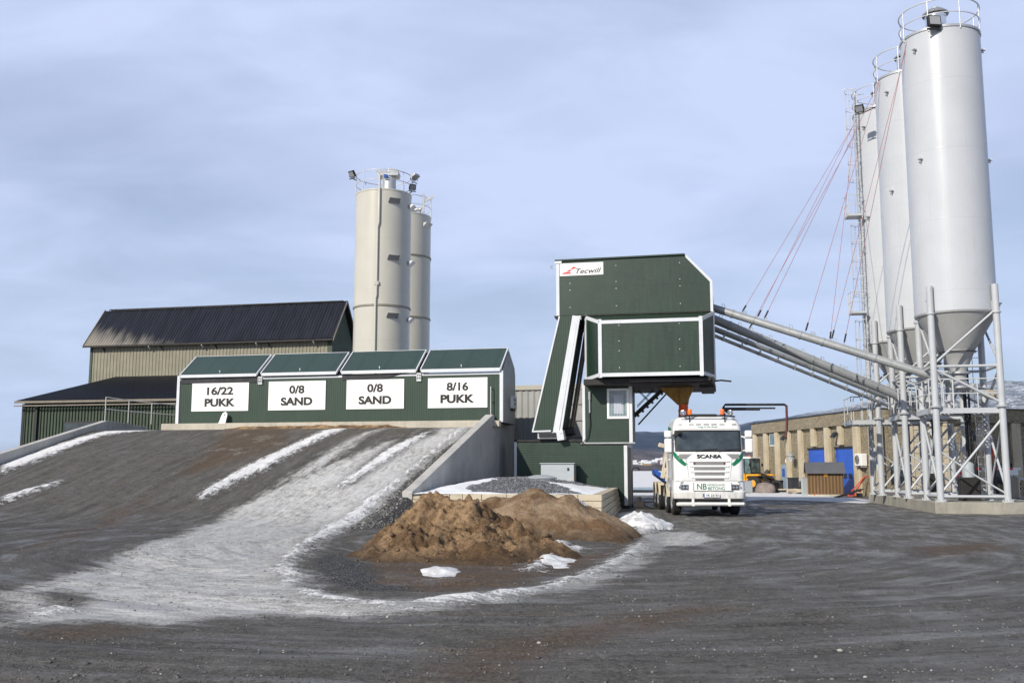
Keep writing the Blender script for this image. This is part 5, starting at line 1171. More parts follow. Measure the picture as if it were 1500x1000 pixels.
# ---------------------------------------------------------------- white truck
def truck():
    t=thing('truck','white heavy truck facing the camera under the batching tower','truck',(6.90,34.85,0),-R(2.6))
    Wm=M['truck']
    SECT=[(0.98,0.06,1.17,0.20),(1.20,0.02,1.21,0.22),(1.26,0.0,1.215,0.22),(2.10,0.03,1.22,0.22),(2.20,0.055,1.22,0.22),(2.27,0.10,1.215,0.20),(2.96,0.235,1.195,0.20),(3.04,0.20,1.19,0.22),(3.12,0.215,1.18,0.24),(3.34,0.32,1.12,0.26),(3.44,0.44,1.04,0.28),(3.50,0.75,0.92,0.28)]
    def interp(z):
        z=max(SECT[0][0],min(SECT[-1][0],z))
        for a,b in zip(SECT,SECT[1:]):
            if z<=b[0]+1e-9:
                k=(z-a[0])/(b[0]-a[0]); return tuple(a[i]+(b[i]-a[i])*k for i in (1,2,3))
        return SECT[-1][1:]
    bow=0.075
    def front(x,z):
        yf,w,r=interp(z); xa=abs(x); y=yf+bow*(x/w)**2
        if xa>w-r: dx=min(xa-(w-r),r*0.999); y=yf+bow*((w-r)/w)**2+(r-math.sqrt(r*r-dx*dx))
        return y
    YB=2.25
    def ringpts(z):
        yf,w,r=interp(z); P=[]
        xs=list(np.linspace(-(w-r),w-r,13)); 
        for k in range(8,0,-1): P.append((-(w-r)-r*math.sin(math.pi/2*k/8),None,k))
        pts=[]
        for k in range(8,0,-1):
            a=math.pi/2*k/8; x=-(w-r)-r*math.sin(a); pts.append((x,yf+bow*((w-r)/w)**2+r-r*math.cos(a)))
        for x in xs: pts.append((x,yf+bow*(x/w)**2))
        for k in range(1,9):
            a=math.pi/2*k/8; x=(w-r)+r*math.sin(a); pts.append((x,yf+bow*((w-r)/w)**2+r-r*math.cos(a)))
        wb=w+0.02 if z<3.0 else w
        pts+=[(wb,1.2),(wb,YB-0.08),(wb-0.08,YB),(-wb+0.08,YB),(-wb,YB-0.08),(-wb,1.2)]
        return pts
    zs=sorted(set([s[0] for s in SECT]+[1.5,1.8,2.5,2.75,3.2,3.28,3.39])); m=MB(); R0=[ringpts(z) for z in zs]; n=len(R0[0])
    vs=[(p[0],p[1],z) for z,r_ in zip(zs,R0) for p in r_]; fs=[(k*n+i,k*n+(i+1)%n,(k+1)*n+(i+1)%n,(k+1)*n+i) for k in range(len(zs)-1) for i in range(n)]
    vs+= [(0,1.4,3.53)]; top=len(vs)-1; fs+=[((len(zs)-1)*n+i,(len(zs)-1)*n+(i+1)%n,top) for i in range(n)]; fs.append(tuple(range(n)))
    cab=m.add(vs,fs).build('cab',Wm,t,smooth=32)
    def patch(name,x0,x1,z0,z1,off,mat,parent,nx=16,nz=5,xf=None,th=0.02):
        """panel that follows the cab front; xf(z01)->(xa,xb) for slanted ends"""
        m=MB(); vs=[]; 
        for back in (0,1):
            for j in range(nz+1):
                z=z0+(z1-z0)*j/nz; a,b=(x0,x1) if xf is None else xf(j/nz)
                for i in range(nx+1):
                    x=a+(b-a)*i/nx; vs.append((x,front(x,z)-off+(th if back else 0),z))
        N=(nx+1)*(nz+1); fs=[]
        for j in range(nz):
            for i in range(nx): q=j*(nx+1)+i; fs+= [(q,q+1,q+nx+2,q+nx+1),(N+q,N+q+nx+1,N+q+nx+2,N+q+1)]
        for i in range(nx): fs+=[(i,N+i,N+i+1,i+1),(nz*(nx+1)+i,nz*(nx+1)+i+1,N+nz*(nx+1)+i+1,N+nz*(nx+1)+i)]
        for j in range(nz): a=j*(nx+1); b=a+nx; fs+=[(a,a+nx+1,N+a+nx+1,N+a),(b,N+b,N+b+nx+1,b+nx+1)]
        return m.add(vs,fs).build(name,mat,parent,smooth=40)
    ws=patch('windscreen',-1.12,1.12,2.27,2.965,0.010,M['glass'],t,30,8)
    patch('screen_seal',-1.16,1.16,2.235,2.29,0.014,M['black'],ws,30,2); patch('screen_seal',-1.15,1.15,2.945,2.985,0.014,M['black'],ws,30,2)
    for sx in (-1,1): patch('screen_seal',min(sx*1.10,sx*1.16),max(sx*1.10,sx*1.16),2.25,2.97,0.013,M['black'],ws,3,8)
    for xx in (-0.45,0.35): MB().pipe([(xx,front(xx,2.24)-0.03,2.24),(xx+0.35,front(xx+0.35,2.30)-0.03,2.30),(xx+0.75,front(xx+.75,2.36)-0.03,2.33)],0.012,6).build('wiper',M['black'],ws)
    # sun visor with lamps
    patch('sun_visor',-1.13,1.13,2.985,3.05,0.05,Wm,cab,30,2,th=0.06)
    for a,b,mt in ((-0.66,-0.48,'lens'),(0.42,0.60,'lens'),(-0.40,-0.22,'grille'),(-0.14,0.06,'grille'),(0.13,0.33,'grille'),(0.86,1.02,'grille'),(-1.02,-0.90,'grille')): patch('marker_lamp' if mt=='lens' else 'air_slot',a,b,3.17,3.215,0.008,M[mt],cab,6,1)
    text('King of the Road',M['logo_green'],cab,(0.0,front(0,3.10)-0.008,3.10),w=0.68,h=0.075,shear=0.3,rot=(math.pi/2-0.15,0,0))
    # name and vents
    text('SCANIA',M['letter'],cab,(0.0,front(0,2.075)-0.012,2.075),w=0.86,h=0.135,bold=0.03,depth=0.02)
    for sx in (-1,1):
        def xf(k,sx=sx):
            a,b=0.60+0.22*(1-k),1.05; return (a,b) if sx>0 else (-b,-a)
        patch('corner_vent',0,0,1.985,2.155,0.008,M['grille'],cab,12,6,xf)
        def xe(k,sx=sx):
            a,b=0.585+0.22*(1-k),0.61+0.22*(1-k); return (a,b) if sx>0 else (-b,-a)
        patch('vent_trim',0,0,1.975,2.165,0.014,M['chrome'],cab,2,6,xe)
    # grille with four slots
    slots=[(1.77,1.885,0.56),(1.59,1.705,0.54),(1.415,1.525,0.52),(1.215,1.32,0.50)]
    for k,(z0,z1,w) in enumerate(slots):
        g=patch('grille_slot',-w,w,z0,z1,0.006,M['grille'],t,20,2)
        patch('grille_lip',-w-0.14,w+0.14,z1-0.003,z1+0.045,0.030,Wm,g,20,2,th=0.03)
    for sx in (-0.52,0.52): MB().tube((sx,front(sx,1.83)-0.03,1.83),(sx,front(sx,1.83)-0.0,1.83),0.03,10).build('marker_button',M['darkred'],cab)
    m=MB(); 
    def seam(pts): 
        q=MB(); q.pipe([(x,front(x,z)-0.001,z) for x,z in pts],0.006,5); return q
    m=seam([(-0.80,2.0),(-0.76,1.7),(-0.70,1.24)]); m.build('panel_gap',M['rubber'],cab); seam([(0.80,2.0),(0.76,1.7),(0.70,1.24)]).build('panel_gap',M['rubber'],cab)
    seam([(x,1.225) for x in np.linspace(-1.15,1.15,24)]).build('panel_gap',M['black'],cab)
    # green swooshes wrapping the corners
    for sx in (-1,1):
        for (o,w_) in ((0.0,0.10),(0.12,0.06)):
            def xf(k,sx=sx,o=o,w_=w_):
                x=1.195-0.36*(1-k)**1.35+ (0.0) - o*0.55*(1-k); w=w_*math.sin(math.pi*min(1,max(0.05,k*0.9+0.1)))+0.008
                a,b=min(1.20,x-w),min(1.212,x+w); return (a,b) if sx>0 else (-b,-a)
            patch('green_swoosh',0,0,1.74+o*0.4,2.24-o*1.1,0.006,M['logo_green'],cab,5,12,xf,th=0.012)
    for z0,z1 in ((2.95,3.12),(2.78,2.90)):
        MB().add([(-1.225,0.9,z0),(-1.225,1.7,z0+0.10),(-1.22,1.75,z1+0.06),(-1.22,1.0,z1)],[(0,1,2,3)]).build('green_swoosh',M['logo_green'],cab)
    # side windows and doors
    for sx in (-1,1):
        x=sx*1.246; m=MB(); m.add([(x,0.55,2.20),(x,1.55,2.20),(x,1.55,2.88),(x,0.78,2.90)],[(0,1,2,3)]); w=m.build('side_window',M['glass'],t)
        m=MB(); m.pipe([(x,0.50,1.2),(x,0.50,2.2),(x-sx*0.01,0.74,2.95),(x-sx*0.01,1.62,2.95),(x,1.62,1.2)],0.008,5); m.build('door_gap',M['rubber'],cab)
        MB().box(x-0.02,x+0.02,1.35,1.52,1.95,2.0).build('door_handle',M['truck_trim'],cab)
    # bumper
    def bsec(z,y,w,r): 
        pts=[]
        for k in range(8,0,-1): a=math.pi/2*k/8; pts.append((-(w-r)-r*math.sin(a),y+0.07+r-r*math.cos(a),z))
        for x in np.linspace(-(w-r),w-r,11): pts.append((x,y+0.07*(x/(w-r))**2,z))
        for k in range(1,9): a=math.pi/2*k/8; pts.append(((w-r)+r*math.sin(a),y+0.07+r-r*math.cos(a),z))
        pts+=[(w,0.85,z),(-w,0.85,z)]; return pts
    L=[bsec(0.57,0.02,1.19,0.2),bsec(0.62,-0.06,1.24,0.22),bsec(0.84,-0.09,1.26,0.22),bsec(0.88,-0.05,1.245,0.22),bsec(1.18,-0.03,1.235,0.22),bsec(1.21,0.0,1.225,0.22)]
    n=len(L[0]); vs=[p for l in L for p in l]; fs=[(k*n+i,k*n+(i+1)%n,(k+1)*n+(i+1)%n,(k+1)*n+i) for k in range(5) for i in range(n)]+[tuple(range(n)),tuple(range(5*n,6*n))]
    bp=MB().add(vs,fs).build('bumper',Wm,t,smooth=32)
    for sx in (-1,1):
        a,b=sorted((sx*0.74,sx*1.20)); m=MB(); ys=lambda x: -0.045+0.07*(min(abs(x),1.02)/1.02)**2+max(0,(abs(x)-1.02))*0.75
        def plate(x0,x1,z0,z1,off,th):
            q=MB(); N=10; vs=[]; 
            for i in range(N+1):
                x=x0+(x1-x0)*i/N; y=ys(x)-off; vs+=[(x,y,z0),(x,y,z1),(x,y+th,z1),(x,y+th,z0)]
            fs=[]
            for i in range(N):
                for j in range(4): fs.append((i*4+j,i*4+(j+1)%4,(i+1)*4+(j+1)%4,(i+1)*4+j))
            fs+=[(0,3,2,1),(N*4,N*4+1,N*4+2,N*4+3)]; return q.add(vs,fs)
        hl=plate(a,b,0.90,1.10,0.012,0.04).build('headlight',M['lens'],t,smooth=30)
        plate(min(sx*0.76,sx*0.99),max(sx*0.76,sx*0.99),0.925,1.075,0.018,0.01).build('lamp_inset',M['black'],hl)
        q=MB()
        for k in range(3): q.tube((sx*(0.80+k*0.12),ys(0.8+k*0.12)-0.034,1.0),(sx*(0.80+k*0.12),ys(0.8+k*.12)-0.015,1.0),0.048,14)
        q.build('lamp_reflector',M['chrome'],hl,smooth=30)
        plate(min(sx*1.15,sx*1.2),max(sx*1.15,sx*1.2),0.92,1.08,0.02,0.01).build('turn_signal',M['amber'],hl)
        q=MB(); q.pipe([(sx*1.03,ys(1.03)-0.02,1.13),(sx*0.95,ys(.95)-0.035,1.20),(sx*1.10,ys(1.1)-0.04,1.235),(sx*1.22,0.15,1.21)],0.022,8); q.build('washer_arm',M['truck_trim'],bp,smooth=50)
    sg=MB().box(-0.57,0.70,-0.115,-0.09,0.89,1.16).build('sign_board',M['white'],t,0.004)
    text('NB',M['logo_green'],sg,(-0.30,-0.118,1.03),w=0.33,h=0.20,bold=0.012); text('NORDLAND',M['logo_green'],sg,(0.20,-0.118,1.085),w=0.60,h=0.072); text('BETONG',M['logo_green'],sg,(0.20,-0.118,0.965),w=0.58,h=0.105,bold=0.008)
    m=MB(); m.box(-0.60,-0.57,-0.12,-0.08,0.88,1.17).box(0.70,0.73,-0.12,-0.08,0.88,1.17); m.build('board_holder',M['galv'],sg)
    pl=MB().box(-0.27,0.30,-0.135,-0.12,0.665,0.79).build('number_plate',M['white'],t,0.004); MB().box(-0.27,-0.215,-0.138,-0.1351,0.67,0.785).build('plate_band',M['blue'],pl)
    text('YK 23193',M['letter'],pl,(0.045,-0.137,0.727),w=0.44,h=0.078,bold=0.02)
    MB().pipe([(-1.13,-0.10,0.42),(-1.11,-0.2,0.43),(1.11,-0.2,0.43),(1.13,-0.10,0.42)],0.066,16).build('bull_bar',M['truck_trim'],t,smooth=50)
    m=MB(); 
    for x in (-0.62,0.62): m.box(x-0.04,x+0.04,-0.2,-0.08,0.44,0.62).box(x-0.05,x+0.05,-0.27,-0.14,0.36,0.50)
    m.build('bar_bracket',M['truck_trim'],t,0.01)
    m=MB(); m.box(-1.1,1.1,0.05,0.8,0.36,0.57); m.build('under_panel',M['black'],t); 
    m=MB(); m.box(-0.9,0.1,0.35,0.45,0.24,0.36); m.build('skid_plate',M['grey_box'],t)
    # roof: light bar, beacons, horns
    m=MB(); m.pipe([(-0.98,0.30,3.47),(-0.7,0.24,3.50),(0,0.22,3.51),(0.7,0.24,3.50),(0.98,0.30,3.47)],0.028,8); 
    for x in (-0.62,0.62): m.tube((x,0.26,3.50),(x,0.30,3.28),0.018,6)
    m.build('light_bar',M['black'],t,smooth=50)
    m=MB(); m.box(-0.55,0.45,0.9,1.5,3.5,3.60); m.build('roof_hatch',M['dark_steel'],t,0.03)
    for x in (-0.60,0.55):
        b=MB().lathe([(0.075,0.0),(0.075,0.14),(0.06,0.19),(0.0,0.20)],(x,0.35,3.55),18).build('beacon',M['amber'],t,smooth=40); MB().lathe([(0,0),(0.085,0),(0.085,0.05),(0,0.05)],(x,0.35,3.50),18).build('beacon_base',M['black'],b)
    for x in (-0.86,0.80): MB().lathe([(0.03,0.45),(0.035,0.15),(0.06,0.05),(0.105,0.0),(0.095,0.01),(0.03,0.12),(0.0,0.12)],(x,0.18,3.60),20,'y').build('horn',M['chrome'],t,smooth=60)
    # mirrors
    for sx in (-1,1):
        x=sx*(1.42 if sx>0 else 1.40); m=MB(); m.box(x-0.13,x+0.13,0.12,0.32,2.20,2.70).box(x-0.13,x+0.12,0.12,0.32,2.73,2.98); mi=m.build('mirror',M['truck'],t,0.05,smooth=None,seg=3)
        m=MB(); m.pipe([(x-sx*0.1,0.25,2.72),(sx*1.2,0.35,2.78)],0.03,8).pipe([(x-sx*0.1,0.25,2.3),(sx*1.2,0.4,2.24)],0.03,8); m.build('mirror_arm',M['truck_trim'],mi,smooth=40)
    m=MB(); m.box(-1.10,-0.92,-0.05,0.16,2.86,2.97); m.pipe([(-1.0,0.1,2.95),(-1.25,0.2,2.80)],0.03,8); m.build('kerb_mirror',M['black'],t,0.03)
    # steps and wing
    m=MB()
    for sx in (-1,1): m.prism([(0.55,0.60),(0.60,1.25),(2.25,1.35),(2.25,0.95),(2.0,0.85),(1.85,1.12),(1.4,1.20),(0.95,1.10),(0.80,0.60)],'x',min(sx*1.05,sx*1.235),max(sx*1.05,sx*1.235))
    m.build('wheel_arch',Wm,t,0.01)
    # chassis
    m=MB()
    for sx in (-1,1): m.box(sx*0.42-0.06,sx*0.42+0.06,0.6,9.3,0.72,1.00)
    m.box(-1.0,1.0,2.4,3.1,0.5,1.4).box(-0.4,0.4,0.5,2.2,0.5,1.3).box(-1.2,-0.6,3.9,5.0,0.45,1.0).box(0.6,1.2,3.9,5.0,0.45,1.0); m.build('chassis',M['dark_steel'],t)
    def wheel(x,y,dual):
        w=0.30; s=1 if x>0 else -1; x0=x-w/2; m=MB()
        pr=[(0.29,-w/2),(0.47,-w/2),(0.505,-w/2+0.04)]
        for k in range(5): 
            a=-w/2+0.045+k*0.045; pr+=[(0.515,a),(0.515,a+0.032),(0.50,a+0.035),(0.50,a+0.043)]
        pr+=[(0.505,w/2-0.04),(0.47,w/2),(0.29,w/2)]
        ty=MB().lathe([(p[0],p[1]) for p in pr],(x,y,0.512),36,'x').build('wheel',M['tyre'],t,smooth=35)
        MB().lathe([(0.30,s*w/2*0.98),(0.27,s*w/2*0.8),(0.22,s*w/2*0.2),(0.16,s*w/2*0.2),(0.14,s*w/2*0.95),(0.0,s*w/2*0.98)],(x,y,0.512),28,'x').build('rim',M['galv'],ty,smooth=35)
        if dual: MB().lathe([(p[0],p[1]) for p in pr],(x-s*0.36,y,0.512),30,'x').build('inner_tyre',M['tyre'],ty,smooth=35)
    for y in (1.35,3.25): wheel(-1.04,y,0); wheel(1.04,y,0)
    for y in (6.15,7.5): wheel(-1.05,y,1); wheel(1.05,y,1)
    m=MB()
    for sx in (-1,1):
        for y in (3.25,6.15,7.5):
            m.lathe([(0.60,-0.17),(0.60,0.17),(0.575,0.17),(0.575,-0.17)],(sx*1.05,y,0.52),20,'x',R(10) if False else 0.15,math.pi-0.15)
    m.build('mudguard',M['cream'],t,smooth=40)
    # mixer body behind the cab: frame, drum and a folded chute
    drum=MB().lathe([(0.55,0.0),(0.95,0.6),(1.12,1.6),(1.12,2.8),(0.9,4.3),(0.55,5.4),(0.50,5.6)],n=40); dr=drum.build('drum',M['cream'],t,smooth=40); dr.location=(0.10,3.0,1.55); dr.rotation_euler=(R(-82),0,0)
    m=MB(); m.add([(-1.05,2.9,2.42),(-0.85,2.9,2.50),(-0.85,3.05,2.50),(-1.05,3.05,2.42),(-1.25,6.1,1.15),(-1.05,6.1,1.15),(-1.05,6.3,1.15),(-1.25,6.3,1.15)],[(0,1,5,4),(1,2,6,5),(2,3,7,6),(3,0,4,7),(0,3,2,1),(4,5,6,7)])
    m=MB(); m.obox((-1.22,2.75,1.95),(0.16,0.14,1.35),(0,R(12),0)).obox((-1.38,2.70,2.52),(0.22,0.2,0.16),(0,R(15),0)).obox((-1.16,2.7,1.3),(0.2,0.2,0.25)); m.build('chute_arm',M['cream'],t,0.02)
    m=MB(); m.obox((-1.12,2.80,2.15),(0.12,0.3,0.95),(0,R(12),0)).tube((-1.45,2.7,2.5),(-1.0,2.8,2.62),0.07,10); m.build('arm_hoses',M['black'],t,0.02)
    m=MB(); m.prism([(-1.62,1.62),(-1.16,1.36),(-1.12,1.06),(-1.60,1.42)],'y',2.75,4.2); m.box(-1.62,-1.5,2.75,4.2,1.56,1.62); m.build('blue_chute',M['blue'],t,0.02)
    m=MB(); m.box(-1.22,-1.02,2.35,2.7,0.95,2.1); m.build('side_locker',M['truck_trim'],t,0.02)
truck()
# swinging water pipe beyond the truck
t=thing('swing_pipe','dark pipe on a post behind the truck, ending in a hanging red pipe','pipe',(9.05,42.4,0),-R(2))
MB().tube((0,0,0),(0,0,4.0),0.09,12).build('post',M['dark_steel'],t,smooth=40)
MB().pipe([(0,0,3.9),(0.0,0,4.25),(0.08,0,4.37),(2.60,0,4.37),(2.68,0,4.30)],0.05,10).build('upper_arm',M['black'],t,smooth=50)
MB().box(0.05,1.55,-0.07,0.07,4.12,4.25).box(1.55,2.2,-0.04,0.04,4.18,4.25).obox((0.15,0,4.08),(0.5,0.12,0.12),(0,R(40),0)).build('lower_arm',M['black'],t,0.01)
MB().pipe([(2.68,0,4.34),(2.68,0,3.6),(2.66,0,3.3),(2.58,0,2.95)],0.052,10).build('hanging_pipe',M['darkred'],t,smooth=50)
# ---------------------------------------------------------------- beige workshop building on the right
K=(21.9,60.0); KR=math.atan2(0.112,0.994)
def KW(x,y,z=0): return (K[0]+x*math.cos(KR)-y*math.sin(KR),K[1]+x*math.sin(KR)+y*math.cos(KR),z)
def workshop():
    t=thing('workshop','flat roofed beige aggregate building with pale pilasters and two blue roller doors','building',(K[0],K[1],0),KR)
    P=M['pebble']; LEN=20.3; yk=lambda k:20.4-k
    d1=(10.25,13.35,3.12); d2=(14.65,17.75,3.10)
    m=MB(); m.box(0.30,30,0.30,LEN,0,5.1).build('core',P,t)
    m=MB()
    # left wall in pieces round the doors
    segs=[(0.1,d1[0]),(d1[1],d2[0]),(d2[1],20.4)]
    for a,b in segs: m.box(0.0,0.3,yk(b),yk(a),0,4.45)
    for d in (d1,d2): m.box(0.0,0.3,yk(d[1]),yk(d[0]),d[2],4.45)
    m.box(0.3,30,0.0,0.3,0,4.45)
    m.build('wall',P,t)
    m=MB(); m.box(-0.26,0.30,-0.26,LEN+0.2,4.45,5.25).box(0.30,30,-0.26,0.30,4.45,5.25); f=m.build('fascia',P,t)
    m=MB(); m.box(-0.31,30,-0.31,LEN+0.3,5.25,5.31); m.build('roof',M['roof_dark'],t)
    m=MB(); m.box(0.2,29.8,0.5,LEN,5.31,5.36); m.build('snow_cover',M['snow'],t)
    for k in (0.30,2.65,5.0,7.2,9.45): MB().box(-0.22,-0.002,yk(k)-0.32,yk(k)+0.30,0,4.45).build('pilaster',M['pilaster'],t,0.02)
    for k in (13.95,18.2): MB().box(-0.22,-0.002,yk(k)-0.36,yk(k)+0.36,0,4.45).build('pilaster',M['pilaster'],t,0.02)
    for k in (11.7,15.95): MB().box(-0.22,-0.002,yk(k)-0.32,yk(k)+0.32,3.2,4.45).build('pilaster',M['pilaster'],t,0.02)
    MB().box(-0.24,0.4,-0.24,0.42,0,4.45).build('corner_pier',M['pilaster'],t,0.03)
    for x in (2.4,4.6,6.8,9.0,11.2,13.4): MB().box(x-0.3,x+0.3,-0.22,-0.002,0,4.45).build('pilaster',M['pilaster'],t,0.02)
    for d in (d1,d2):
        o=MB().box(0.12,0.16,yk(d[1]),yk(d[0]),0.02,d[2]).build('roller_door',M['blue_door'],t)
        if d is d2:
            for q in range(4): MB().box(0.095,0.119,yk(15.2+q*0.72)-0.22,yk(15.2+q*0.72)+0.22,1.05,1.38).build('door_window',M['black'],o,0.02)
        m=MB(); m.box(0.02,0.2,yk(d[1]),yk(d[0]),d[2]-0.10,d[2]-0.002); m.build('lintel',M['black'],o)
    w=MB().box(-0.05,-0.003,yk(4.4),yk(3.3),3.42,4.36).build('window',M['white'],t); MB().box(-0.065,-0.051,yk(4.3),yk(3.4),3.50,4.28).build('pane',M['clearglass'],w)
    o=MB().box(-0.03,-0.003,yk(7.95),yk(6.9),0.0,1.95)
    o=MB().box(-0.06,-0.003,yk(6.4),yk(5.5),0.0,2.0).build('side_door',M['blue_grey'],t); MB().box(-0.075,-0.061,yk(6.2),yk(5.7),1.1,1.7).build('pane',M['blue'],o)
    m=MB(); m.box(-0.05,-0.003,yk(8.4),yk(7.95),0,1.0)
    m=MB()
    for x in (0.9,3.1,5.3,7.5,9.7): m.box(x,x+1.3,-0.03,-0.003,0.75,2.0)
    wf=m.build('window_band',M['black'],t); m=MB()
    for x in (0.9,3.1,5.3,7.5,9.7): m.box(x+0.08,x+0.6,-0.045,-0.031,0.85,1.9).box(x+0.68,x+1.22,-0.045,-0.031,0.85,1.9)
    m.build('pane',M['glass'],wf)
    MB().box(-0.005,30,-0.05,-0.004,0.0,0.35).build('plinth',M['slab'],t)
workshop_roof=None
M['roof_dark']=painted('roof_felt',(0.02,0.02,0.022),0.8,0,0.1,0.1)
workshop()
yk=lambda k:20.4-k
t=thing('air_conditioner','white air conditioning unit on the beige wall right of the larger blue door','air conditioner',KW(-0.06,yk(18.95),1.85),KR)
MB().box(-0.38,0,-0.45,0.45,0,0.75).build('case',M['white'],t,0.03); 
MB().lathe([(0.28,0),(0.28,0.03),(0.0,0.03)],(-0.41,0.08,0.38),24,'x').build('fan_grille',M['grille'],t,smooth=40); MB().box(-0.36,0.0,-0.4,-0.3,-0.1,0).box(-0.36,0.0,0.3,0.4,-0.1,0).build('brackets',M['galv'],t)
def wlamp(k,z,label):
    t=thing('wall_lamp',label,'lamp',KW(-0.25,yk(k),z),KR,)
    m=MB(); m.obox((-0.20,0,0),(0.14,0.5,0.42),(0,R(40),0)); m.tube((0,0,-0.1),(-0.2,0,0),0.03,6); m.build('housing',M['black'],t,0.03); MB().obox((-0.27,0,-0.055),(0.02,0.4,0.30),(0,R(40),0)).build('lens',M['lens'],t)
wlamp(7.1,3.95,'small black lamp on the beige wall left of the doors'); wlamp(15.7,3.85,'small black lamp above the larger blue door')
t=thing('dish','pale round dish on the beige wall between the window and the blue doors','dish',KW(-0.2,yk(8.6),2.55),KR)
MB().lathe([(0.0,0.06),(0.2,0.03),(0.36,-0.05)],(-0.3,0,0),24,'x').build('bowl',M['grey_box'],t,smooth=60); MB().tube((0,0,0),(-0.28,0,0),0.04,8).tube((-0.25,0,0),(-0.65,0,0.02),0.02,6).build('arm',M['dark_steel'],t)
t=thing('wall_lantern','small white lantern on the beige wall above the narrow side door','lamp',KW(-0.02,yk(6.75),2.1),KR)
MB().box(-0.18,0,-0.08,0.08,0,0.3).build('case',M['white'],t,0.04); MB().box(-0.12,0.0,-0.10,0.10,0.3,0.34).build('cap',M['black'],t)
# wooden shed
def shed():
    t=thing('wooden_shed','small brown boarded shed with a grey roof in front of the blue doors','shed',(19.45,62.0,0),-R(14))
    w=1.05; MB().box(-w,w,0,1.5,0.10,1.45).build('walls',M['wood'],t); MB().box(-w-0.05,w+0.05,-0.05,1.55,-0.02,0.10).build('plinth',M['sill'],t)
    m=MB(); m.prism([(-0.22,1.38),(0.72,2.02),(1.7,1.42),(1.7,1.48),(0.72,2.09),(-0.22,1.45)],'x',-w-0.13,w+0.13); m.build('roof',M['shed_roof'],t,0.01)
    m=MB(); m.prism([(0.02,1.45),(0.72,1.95),(1.48,1.45)],'x',-w+0.01,w-0.01); m.build('gable',M['wood'],t)
    m=MB(); m.prism([(-0.24,1.30),(0.72,1.97),(1.7,1.36),(1.7,1.46),(0.72,2.06),(-0.24,1.43)],'x',-w-0.17,-w-0.13); m.build('barge_board',M['black'],t)
    MB().box(-0.08,0.12,-0.012,-0.002,1.22,1.40).build('yellow_plate',M['loader'],t)
M['shed_roof']=painted('grey_felt_roof',(0.10,0.105,0.12),0.7,0,0.08,0.1)
shed()
t=thing('cable_box','tall narrow pale grey box left of the wooden shed','cabinet',(18.42,63.0,0),0.1)
MB().box(-0.17,0.17,-0.12,0.12,0,1.1).build('case',M['grey_box'],t,0.01); MB().box(-0.19,0.19,-0.14,0.14,1.1,1.14).build('cap',M['grey_box'],t)
t=thing('grey_bins','dark grey metal bin between the side door and the pale box','bin',(19.85,70.6,0),0.1); MB().box(-0.3,0.3,-0.3,0.3,0.05,1.0).build('body',M['rubber'],t,0.04); MB().box(-0.33,0.33,-0.33,0.33,1.0,1.07).build('cover',M['rubber'],t,0.02)
t=thing('steel_scrap','low heap of brown planks and scrap at the foot of the beige wall','scrap',(19.6,68.6,0),0.2); m=MB(); g=random.Random(4)
for k in range(9): m.obox((g.uniform(-0.9,0.9),g.uniform(-0.4,0.4),0.08+0.05*k*0.5),(g.uniform(0.8,1.6),0.15,0.08),(g.uniform(-.1,.1),g.uniform(-.15,.15),g.uniform(-.6,.6)))
m.build('planks',M['cream'],t)
t=thing('pallet_jack','small red hand truck left of the wooden shed','hand truck',(18.75,62.3,0),0.2)
m=MB(); m.pipe([(0,0,0.1),(-0.22,0,0.75)],0.03,6).pipe([(0.2,0,0.1),(-0.05,0,0.5)],0.03,6).box(-0.05,0.35,-0.2,0.1,0.05,0.12); m.build('frame',M['red'],t); MB().lathe([(0,-.04),(0.1,-.04),(0.1,.04),(0,.04)],(0.1,0,0.1),14,'y').build('wheel',M['black'],t)
# orange folding frame
t=thing('steel_trestle','orange red steel trestle lying folded beside the larger blue door','trestle',(21.05,60.7,0),0.15)
m=MB(); 
for p,q in (((-0.75,0,0.05),(0.35,0,1.15)),((-0.35,0.2,0.05),(0.45,0.1,1.12)),((-0.75,0,0.05),(-0.2,-0.3,0.05)),((-0.5,-.3,0.05),(0.1,0,0.75)),((0.35,0,1.15),(0.65,0,1.22)),((-0.95,0,0.05),(-0.3,0,0.35)),((-0.2,0.1,0.35),(0.2,0.1,0.30))): m.tube(p,q,0.038,8)
m.build('frame',M['red'],t,smooth=40); 
t=thing('steel_ramp','dark steel plate propped up at the foot of the larger blue door','steel plate',(19.7,59.2,0),0.15); m=MB(); m.obox((0.2,0,0.22),(1.8,0.5,0.05),(0,-R(16),0)).obox((0.9,0,0.12),(0.2,0.4,0.24)); m.build('plate',M['dark_steel'],t)
t=thing('timber_stack','low stack of brown timber at the foot of the beige corner pier','timber',(22.4,58.8,0),0.1); m=MB()
for k in range(5): m.box(-1.3,1.2,-0.3+k*0.12,-0.2+k*0.12,0.02,0.14).box(-1.2,1.0,-0.28+k*0.12,-0.19+k*0.12,0.15,0.25)
m.build('beams',M['darkred'],t)
